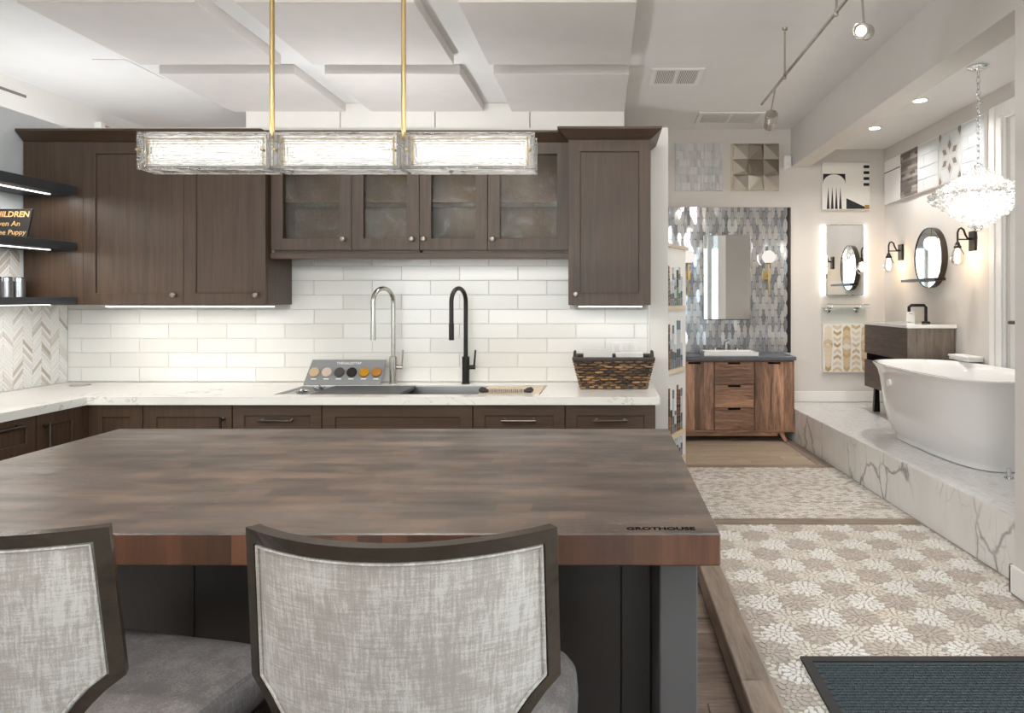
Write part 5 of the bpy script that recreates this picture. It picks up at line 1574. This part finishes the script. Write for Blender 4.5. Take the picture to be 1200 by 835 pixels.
# ------------------------------------------------------------------ tile samples along the alcove wall
edges = [6.715, 6.335, 5.985, 5.61, 5.255, 4.935]
PZ0, PZ1 = 2.308, 2.715
labs = ('white tile sample with one thin black line on the alcove wall', 'dark grey stacked strip tile sample on the alcove wall', 'pale grey large brick tile sample beside the star pattern',
        'grey diamond star pattern tile sample on the alcove wall', 'pale grey brick tile sample nearest the glazed door')
for i in range(5):
    ya, yb = edges[i+1]+0.006, edges[i]-0.004
    t = thing('tile_panel', (XR-0.015, (ya+yb)/2, PZ0), labs[i], 'tile sample')
    part('backing', MB().cbox(XR-0.022, XR-0.001, ya, yb, PZ0, PZ1, 0.002), 'trim_white', t)
    xs0, xs1 = XR-0.026, XR-0.0225
    random.seed(40+i)
    if i == 0:
        part('inlay_line', MB().box(xs0+0.002, xs1, ya+0.012, yb-0.004, PZ1-0.115, PZ1-0.107), 'tile_black', t)
    elif i == 1:
        mb = MB(); z = PZ0+0.004; r = 0
        while z < PZ1-0.008:
            y = ya+0.003-(0.06 if r % 2 else 0.0)
            while y < yb-0.004:
                l = random.choice((0.10, 0.14, 0.18)); y0_ = max(y, ya+0.003); y1_ = min(y+l-0.002, yb-0.004)
                if y1_-y0_ > 0.01: mb.box(xs0-random.uniform(0, 0.006), xs1, y0_, y1_, z, min(z+0.024, PZ1-0.004))
                y += l
            z += 0.026; r += 1
        part('strips', mb, 'dark_strip', t, kind='stuff')
    elif i in (2, 4):
        rows = 4
        for r in range(rows):
            za = PZ0+0.004+(PZ1-PZ0-0.008)*r/rows; zb_ = PZ0+0.004+(PZ1-PZ0-0.008)*(r+1)/rows-0.003
            cut = [ya+0.003, ya+(yb-ya)*(0.35 if r % 2 else 0.7), yb-0.003]
            for c in range(2):
                part('tile', MB().cbox(xs0, xs1, cut[c]+0.001, cut[c+1]-0.001, za, zb_, 0.001), 'grey_tile', t)
    else:
        cy, cz = (ya+yb)/2, (PZ0+PZ1)/2
        part('ground', MB().box(xs0+0.002, xs1, ya+0.002, yb-0.002, PZ0+0.002, PZ1-0.002), 'grey_tile', t)
        for (oy, oz) in ((0, 0), (-1, 0), (1, 0), (-0.5, 0.745), (0.5, 0.745), (-0.5, -0.745), (0.5, -0.745)):
            R = 0.178
            for k in range(6):
                a0 = PI/6+k*PI/3
                c0 = Vector((cy+oy*0.31, cz+oz*0.36)); 
                tip = c0+Vector((math.cos(a0), math.sin(a0)))*R
                l = c0+Vector((math.cos(a0-PI/6), math.sin(a0-PI/6)))*R*0.577; r_ = c0+Vector((math.cos(a0+PI/6), math.sin(a0+PI/6)))*R*0.577
                c1 = c0+(tip-c0)*0.06
                for nm, s, dx, mt in (('diamond', 0.93, 0.0, 'star_tile'), ('diamond_core', 0.5, -0.0012, 'dark_strip')):
                    m_ = (c0+tip)/2
                    p = [tuple(m_+(q-m_)*s) for q in (c1, l, tip, r_)]
                    for ax, bnd, g in ((0, ya+0.003, True), (0, yb-0.003, False), (1, PZ0+0.003, True), (1, PZ1-0.003, False)):
                        if len(p) >= 3: p = clip_half(p, ax, bnd, g)
                    if len(p) >= 3: part(nm, MB().prism(p, xs0+dx, xs0+0.0018+dx*0.5, 'yz'), mt, t)

# round mirror with shelf
mc = Vector((XR, 5.755, 1.742)); mr = 0.247
rm = thing('round_mirror', (XR-0.03, 5.755, mc.z-mr), 'round mirror in a deep dark frame between the two sconces', 'mirror')
part('frame', MB().lathe([(mr-0.004, -0.05), (mr, -0.05), (mr, -0.001), (mr-0.02, -0.001), (mr-0.02, -0.040), (mr-0.004, -0.042)], tuple(mc), 56, 'x'), 'bronze', rm)
part('mirror_glass', MB().lathe([(0.0, -0.044), (mr-0.005, -0.044), (mr-0.005, -0.0415), (0.0, -0.0415)], tuple(mc), 56, 'x'), 'mirror', rm)
part('shelf', MB().cbox(XR-0.135, XR-0.0515, 5.44, 6.07, 1.548, 1.570, 0.002), 'black_metal', rm)

# bulb sconces
def sconce(y, label):
    z = 1.825
    t = thing('bulb_sconce', (XR, y, z-0.12), label, 'wall lamp')
    part('wall_plate', MB().cbox(XR-0.022, XR-0.001, y-0.042, y+0.042, z-0.07, z+0.075, 0.003), 'black_metal', t)
    gx_, gz = XR-0.122, z-0.09
    part('arm', MB().tube([(XR-0.02, y, z+0.02), (XR-0.05, y, z+0.022), (XR-0.066, y, z+0.05), (XR-0.078, y, z+0.085), (XR-0.096, y, z+0.098), (XR-0.113, y, z+0.09), (gx_, y, z+0.065), (gx_, y, z-0.02)], 0.0075, 10), 'black_metal', t)
    part('cross_bar', MB().tube([(XR-0.02, y, z+0.015), (gx_, y, z+0.015)], 0.005, 8), 'black_metal', t)
    part('socket', MB().lathe([(0.0, 0.0), (0.012, 0.0), (0.020, -0.025), (0.026, -0.030), (0.026, -0.045), (0.0, -0.045)], (gx_, y, z-0.005), 16), 'black_metal', t)
    part('glass_shade', MB().lathe([(0.024, 0.040), (0.032, 0.025), (0.046, -0.005), (0.050, -0.03), (0.044, -0.06), (0.026, -0.082), (0.0, -0.088)], (gx_, y, gz), 24), 'bulb_glass', t)
    part('bulb', MB().lathe([(0.010, 0.035), (0.014, 0.02), (0.015, -0.035), (0.009, -0.05), (0.0, -0.052)], (gx_, y, gz), 14), 'filament', t)
    point_light('warm_glow', (gx_, y, gz-0.02), 3.5, (1, 0.72, 0.42), 0.025, t)
sconce(6.36, 'black gooseneck sconce with clear teardrop bulb beside the wall corner')
sconce(5.12, 'black gooseneck sconce with clear teardrop bulb under the chandelier')

# ------------------------------------------------------------------ dark wall vanity in the alcove
wv = thing('dark_vanity', (2.5, 5.78, ZP), 'dark brown two-drawer vanity with white top in the tub alcove', 'vanity')
ya, yb, xa = 5.375, 6.26, 2.33
part('body', MB().box(xa+0.020, XR-0.0205, ya+0.016, yb, 0.63, 1.178), 'vanity_dark', wv)
part('side_panel', MB().cbox(xa+0.002, XR-0.0205, ya, ya+0.0155, 0.63, 1.178, 0.001), 'vanity_side', wv)
part('drawer', MB().cbox(xa, xa+0.0195, ya+0.017, yb, 0.928, 1.176, 0.001), 'vanity_dark', wv)
part('drawer', MB().cbox(xa, xa+0.0195, ya+0.017, yb, 0.632, 0.868, 0.001), 'vanity_dark', wv)
part('grip_channel', MB().box(xa+0.008, xa+0.0195, ya+0.017, yb-0.03, 0.869, 0.927), 'ink_black', wv)
part('countertop', MB().cbox(xa-0.012, XR-0.002, ya-0.010, yb+0.008, 1.1785, 1.206, 0.003), 'porcelain', wv)
for y in (ya+0.12, yb-0.08):
    for s in (0.05, 0.30):
        part('leg', MB().prism([(xa+s-0.004, ZP+0.002), (xa+s+0.05, ZP+0.002), (xa+s+0.042, 0.6295), (xa+s+0.008, 0.6295)], y-0.02, y+0.02, 'xz'), 'black_metal', wv)
bf = thing('black_faucet', (2.60, 5.72, 1.207), 'matte black angular faucet on the dark vanity', 'faucet')
fx, fy = (1085-VX)*5.72/F, 5.72
part('base', MB().lathe([(0.0, 0), (0.034, 0), (0.034, 0.012), (0.018, 0.016), (0.0, 0.016)], (fx, fy, 1.2065), 16), 'black_metal', bf)
part('spout', MB().tube([(fx, fy, 1.215), (fx, fy, 1.335), (fx-0.015, fy, 1.352), (fx-0.12, fy, 1.352), (fx-0.138, fy, 1.338), (fx-0.138, fy, 1.30)], 0.013, 10), 'black_metal', bf)
tg = thing('price_card', (2.5, 5.85, 1.207), 'small white card leaning on the dark vanity behind its faucet', 'card')
M = Matrix.Translation(((1067-VX)*5.95/F, 5.95, 1.2075)) @ Matrix.Rotation(math.radians(9), 4, 'Y') @ Matrix.Rotation(math.radians(-14), 4, 'X')
part('card', MB().cbox(-0.037, 0.037, -0.002, 0.002, 0, 0.125, 0.0008).xf(M), 'paper', tg)
part('foot', MB().box(-0.02, 0.02, 0.0025, 0.045, 0.0, 0.006).xf(M), 'paper', tg)
part('print_line', MB().box(-0.02, 0.02, -0.0028, -0.0021, 0.07, 0.074).xf(M), 'board_grey', tg)
wl = thing('wall_ledge', (2.66, 5.1, 0.95), 'white wall-mounted ledge box between the tub and the dark vanity', 'ledge')
part('box', MB().cbox(XR-0.115, XR-0.002, 4.985, 5.265, 0.955, 0.976, 0.004), 'white_plastic', wl)
part('lid', MB().cbox(XR-0.120, XR-0.002, 4.980, 5.270, 0.9765, 0.992, 0.003), 'white_plastic', wl)

# ------------------------------------------------------------------ bathtub
tc = (2.312, 4.59)
bt2 = thing('bathtub', (tc[0], tc[1], ZP), 'white freestanding oval bathtub with flared rim on the marble platform', 'bathtub')
TR = math.radians(2.6)
def tub_ring(hx, hy, z, N=72, e=0.66):
    hx *= 1.045; hy *= 0.905
    out = []
    for k in range(N):
        an = 2*PI*k/N; c, s = math.cos(an), math.sin(an)
        lx, ly = hx*math.copysign(abs(c)**e, c), hy*math.copysign(abs(s)**e, s)
        out.append((tc[0]+lx*math.cos(TR)-ly*math.sin(TR), tc[1]+lx*math.sin(TR)+ly*math.cos(TR), z))
    return out
z = ZP+0.001
prof = [(0.0, 0.0, 0.0), (0.210, 0.650, 0.0), (0.220, 0.660, 0.006), (0.222, 0.662, 0.030), (0.230, 0.670, 0.045), (0.252, 0.694, 0.085), (0.275, 0.720, 0.14), (0.292, 0.740, 0.21), (0.303, 0.754, 0.29), (0.311, 0.766, 0.37), (0.320, 0.780, 0.44), (0.333, 0.800, 0.49), (0.349, 0.822, 0.517), (0.357, 0.832, 0.527), (0.358, 0.833, 0.532), (0.355, 0.830, 0.536), (0.340, 0.812, 0.536), (0.333, 0.803, 0.530),
        (0.318, 0.782, 0.500), (0.295, 0.752, 0.42), (0.275, 0.724, 0.30), (0.250, 0.690, 0.17), (0.20, 0.62, 0.10), (0.10, 0.40, 0.085), (0.0, 0.0, 0.083)]
N = 72; vs = []
for (hx, hy, dz) in prof: vs += tub_ring(hx, hy, z+dz, N)
fs = []
for i in range(len(prof)-1):
    for k in range(N): fs.append((i*N+k, i*N+(k+1) % N, (i+1)*N+(k+1) % N, (i+1)*N+k))
part('shell', MB().add(vs, fs, True), 'porcelain', bt2)
ang = math.radians(180)
part('overflow_cover', MB().lathe([(0.0, -0.012), (0.022, -0.012), (0.026, -0.008), (0.026, 0.004), (0.0, 0.004)], (tc[0]-0.343, 4.83, z+0.415), 20, 'x'), 'trim_white', bt2)
part('drain', MB().lathe([(0.0, 0.004), (0.028, 0.004), (0.030, 0.0), (0.0, 0.0)], (tc[0], 4.35, z+0.086), 18), 'chrome', bt2)
tf = thing('tub_filler', (1.98, 4.02, ZP), 'chrome floor escutcheon of the tub filler on the marble platform', 'fixture')
p = at(1176, 562, 3.93)
part('flange', MB().lathe([(0, 0), (0.026, 0), (0.024, 0.010), (0.014, 0.014), (0, 0.014)], (2.245, 3.88, ZP+0.001), 16), 'chrome', tf)
part('pipe', MB().cyl((2.245, 3.88, ZP+0.014), (2.245, 3.88, ZP+0.055), 0.012, 12), 'chrome', tf)

# ------------------------------------------------------------------ crystal chandelier
cx_, cy_ = 2.318, 4.335
ch = thing('chandelier', (cx_, cy_, 1.85), 'layered crystal bead chandelier on a chrome chain above the tub', 'chandelier')
part('canopy', MB().lathe([(0.0, -0.030), (0.02, -0.028), (0.05, -0.016), (0.064, -0.008), (0.064, -0.0005), (0.0, -0.0005)], (cx_, cy_, ACEIL), 28), 'chrome', ch)
zc0, zc1 = 2.24, ACEIL-0.03
nl = 15; ll = (zc1-zc0)/nl
for k in range(nl):
    zc = zc0+ll*(k+0.5); P = []
    for j in range(12):
        a = 2*PI*j/12; u, w = 0.011*math.cos(a), (ll*0.62)*math.sin(a)
        P.append((cx_+(u if k % 2 else 0), cy_+(0 if k % 2 else u), zc+w))
    part('chain_link', MB().tube(P, 0.0028, 6, closed=True), 'chrome', ch)
part('finial', MB().lathe([(0.024*math.sin(PI*k/8), 0.024*math.cos(PI*k/8)) for k in range(8, -1, -1)], (cx_, cy_, 2.222), 14), 'crystal', ch)
part('bottom_ball', MB().lathe([(0.026*math.sin(PI*k/8), 0.026*math.cos(PI*k/8)) for k in range(8, -1, -1)], (cx_, cy_, 1.848), 14), 'crystal', ch)
part('frame', MB().tube([(cx_, cy_, 1.885), (cx_, cy_, 2.205)], 0.006, 8).tube([(cx_+0.235*math.cos(2*PI*k/24), cy_+0.235*math.sin(2*PI*k/24), 2.045) for k in range(24)], 0.004, 6, closed=True), 'chrome', ch)
bm = MB(); random.seed(77)
ico_v = []; 
ph = (1+5**0.5)/2
for a in (-1, 1):
    for b in (-ph, ph):
        ico_v += [(0, a, b), (a, b, 0), (b, 0, a)]
iv = [Vector(v).normalized() for v in ico_v]
faces = []
import itertools
for i, j, k in itertools.combinations(range(12), 3):
    if all(abs((iv[a]-iv[b]).length-1.0515) < 0.01 for a, b in ((i, j), (j, k), (i, k))):
        n = (iv[j]-iv[i]).cross(iv[k]-iv[i])
        faces.append((i, j, k) if n.dot(iv[i]) > 0 else (i, k, j))
def bead(c, r):
    rot = Matrix.Rotation(random.uniform(0, 6.28), 3, Vector((random.gauss(0, 1), random.gauss(0, 1), random.gauss(0, 1))).normalized())
    bm.add([Vector(c)+(rot @ v)*r for v in iv], faces)
layers = [(2.170, 0.055), (2.150, 0.075), (2.130, 0.110), (2.110, 0.145), (2.090, 0.185), (2.070, 0.225), (2.050, 0.262), (2.030, 0.268), (2.010, 0.240), (1.990, 0.205), (1.970, 0.172), (1.950, 0.140), (1.930, 0.108), (1.910, 0.078), (1.893, 0.045)]
layers = [(2.04+(z_-2.04)*1.2, r_*1.03) for z_, r_ in layers]
for (zz, R) in layers:
    n = max(6, int(2*PI*R/0.0185))
    o = random.uniform(0, 6)
    for k in range(n):
        a = o+2*PI*k/n
        rr = R+random.uniform(-0.012, 0.012)
        bead((cx_+rr*math.cos(a), cy_+rr*math.sin(a), zz+random.uniform(-0.010, 0.010)), random.uniform(0.009, 0.0155))
        if k % 2 and R > 0.1: bead((cx_+(rr-0.05)*math.cos(a), cy_+(rr-0.05)*math.sin(a), zz+random.uniform(-0.01, 0.01)), 0.013)
part('crystals', bm, 'crystal_bead', ch, kind='stuff')
for k in range(6):
    a = 2*PI*k/6+0.3
    b = (cx_+0.11*math.cos(a), cy_+0.11*math.sin(a), 2.03)
    part('bulb', MB().lathe([(0.0, -0.022), (0.012, -0.015), (0.014, 0.0), (0.008, 0.022), (0.0, 0.03)], b, 10), 'bulb_white', ch)
    b = (cx_+0.185*math.cos(a+0.5), cy_+0.185*math.sin(a+0.5), 2.04)
    part('bulb', MB().lathe([(0.0, -0.016), (0.009, -0.011), (0.010, 0.0), (0.006, 0.016), (0.0, 0.022)], b, 10), 'bulb_white', ch)
point_light('chandelier_glow', (cx_, cy_, 2.03), 9, (1, 0.96, 0.91), 0.12, ch)

# ------------------------------------------------------------------ tile sample tower behind the partition
tw_ = thing('sample_tower', (0.52, 5.2, ZF), 'white display board with small mosaic samples on wooden ledges beside the kitchen wall', 'display')
A_ = Vector((0.64, 5.50)); dirv = Vector((-0.16, -0.36)).normalized(); nrm = Vector((-dirv.y, dirv.x))   # nrm points towards the aisle
if nrm.x < 0: nrm = -nrm
LEN = 0.62
def tbox(u0, u1, n0, n1, z0, z1, mbx=None):
    m = mbx or MB()
    P = []
    for zz in (z0, z1):
        for (u, n) in ((u0, n0), (u1, n0), (u1, n1), (u0, n1)):
            q = A_+dirv*u+nrm*n; P.append((q.x, q.y, zz))
    fs = [(3, 2, 1, 0), (4, 5, 6, 7)]+[(i, (i+1) % 4, 4+(i+1) % 4, 4+i) for i in range(4)]
    a, b, c = Vector(P[0]), Vector(P[1]), Vector(P[2])
    if (b-a).cross(c-a).z < 0: fs = [f_[::-1] for f_ in fs]
    return m.add(P, fs)
ztw = 1.785
part('board', tbox(0, LEN, -0.025, 0, ZF+0.003, ztw), 'white_plastic', tw_)
part('top_ledge', tbox(-0.004, LEN, -0.03, 0.024, ztw+0.0005, ztw+0.022), 'ledge_wood', tw_)
lz = [ZF+0.06, 0.375, 0.855, 1.325]
random.seed(51)
for i, zl in enumerate(lz):
    part('ledge', tbox(0.075, LEN-0.01, 0.0005, 0.022, zl, zl+0.026), 'ledge_wood', tw_)
    for k in range(10):
        u = 0.105+k*0.050
        h = random.uniform(0.16, 0.36) if i else random.uniform(0.12, 0.22)
        zz = zl+0.0285
        top = min(zz+h, (lz+[ztw])[i+1]-0.02)
        mbx = MB(); ns = max(3, int((top-zz)/random.choice((0.028, 0.045, 0.06))))
        for s in range(ns): tbox(u, u+0.024, 0.0006, 0.008, zz+(top-zz)*s/ns+0.001, zz+(top-zz)*(s+1)/ns-0.001, mbx)
        part('sample_strip', mbx, random.choice(('sample_blue', 'sample_blue', 'sample_green', 'sample_brown', 'sample_blue')), tw_, kind='stuff')

# ------------------------------------------------------------------ door mat
X0, X1, Y0, Y1 = 0.702, 1.74, 1.60, 2.507
dm = thing('door_mat', (1.2, 2.05, ZF), 'dark blue-grey ribbed door mat with black rubber border', 'mat')
f = lambda u, v, n: (u, v, ZF+0.002+n)
part('border', glass_frame(X0, X1, Y0, Y1, f, 0.034, 0.034, 0.034, 0.034, 0.009), 'black_rubber', dm)
part('base', MB().box(X0+0.0345, X1-0.0345, Y0+0.0345, Y1-0.0345, ZF+0.002, ZF+0.006), 'mat_carpet', dm)
mb = MB()
yy = Y0+0.037; r = 0
while yy < Y1-0.045:
    xx = X0+0.037+(0.014 if r % 2 else 0)
    while xx < X1-0.06:
        mb.prism([(xx, yy), (xx+0.022, yy+0.004), (xx+0.022, yy+0.013), (xx, yy+0.009)], ZF+0.0061, ZF+0.0105)
        xx += 0.028
    yy += 0.0165; r += 1
part('ribs', mb, 'mat_carpet', dm, kind='stuff')

# ------------------------------------------------------------------ unseen lamps added to brighten the ceiling (behind the viewer and behind the partition)
def fill_globe(x, y, z, power, label):
    t = thing('fill_globe', (x, y, z-0.12), label, 'pendant light', 'added globe fill lamps')
    part('globe', MB().lathe([(0.12*math.sin(PI*k/12), -0.12*math.cos(PI*k/12)) for k in range(13)], (x, y, z), 24), 'globe_opal', t)
    part('cord', MB().cyl((x, y, z+0.145), (x, y, CEIL-0.02), 0.004, 8), 'black_metal', t)
    part('cap', MB().lathe([(0.0, 0.15), (0.02, 0.15), (0.035, 0.118), (0.0, 0.118)], (x, y, z), 16), 'brass', t)
    part('ceiling_cap', MB().lathe([(0.0, -0.02), (0.05, -0.02), (0.055, -0.001), (0, -0.001)], (x, y, CEIL), 18), 'brass', t)
    point_light('globe_light', (x, y, z), power, (0.955, 0.98, 1.0), 0.13, t)
for (x, y) in ((-2.7, 0.7), (-0.7, 0.5), (1.1, 0.7), (-1.7, -2.6), (0.6, -2.6)):  # globes added out of frame as fill light
    fill_globe(x, y, 2.42, 70, 'added opal globe giving fill light out of view over the showroom floor')
def fill_torchere(x, y, power, label):  # added uplighter, hidden by the partition, brightening the ceiling beyond
    t = thing('fill_floor_lamp', (x, y, 0), label, 'floor lamp', 'added uplighter fill lamps')
    part('base', MB().lathe([(0, 0.001), (0.14, 0.001), (0.14, 0.02), (0.02, 0.03), (0, 0.03)], (x, y, 0), 24), 'black_metal', t)
    part('pole', MB().cyl((x, y, 0.03), (x, y, 1.75), 0.012, 10), 'black_metal', t)
    part('shade', MB().lathe([(0.0, 1.75), (0.03, 1.75), (0.17, 1.86), (0.175, 1.86), (0.03, 1.74), (0.0, 1.74)], (x, y, 0), 28), 'black_metal', t)
    point_light('uplight', (x, y, 1.88), power, (0.98, 0.99, 1.0), 0.10, t)
fill_torchere(-3.75, 4.9, 32, 'added black uplighter hidden behind the kitchen partition to brighten the ceiling')
fill_torchere(-1.6, 4.9, 32, 'added black uplighter hidden behind the kitchen partition to brighten the ceiling')
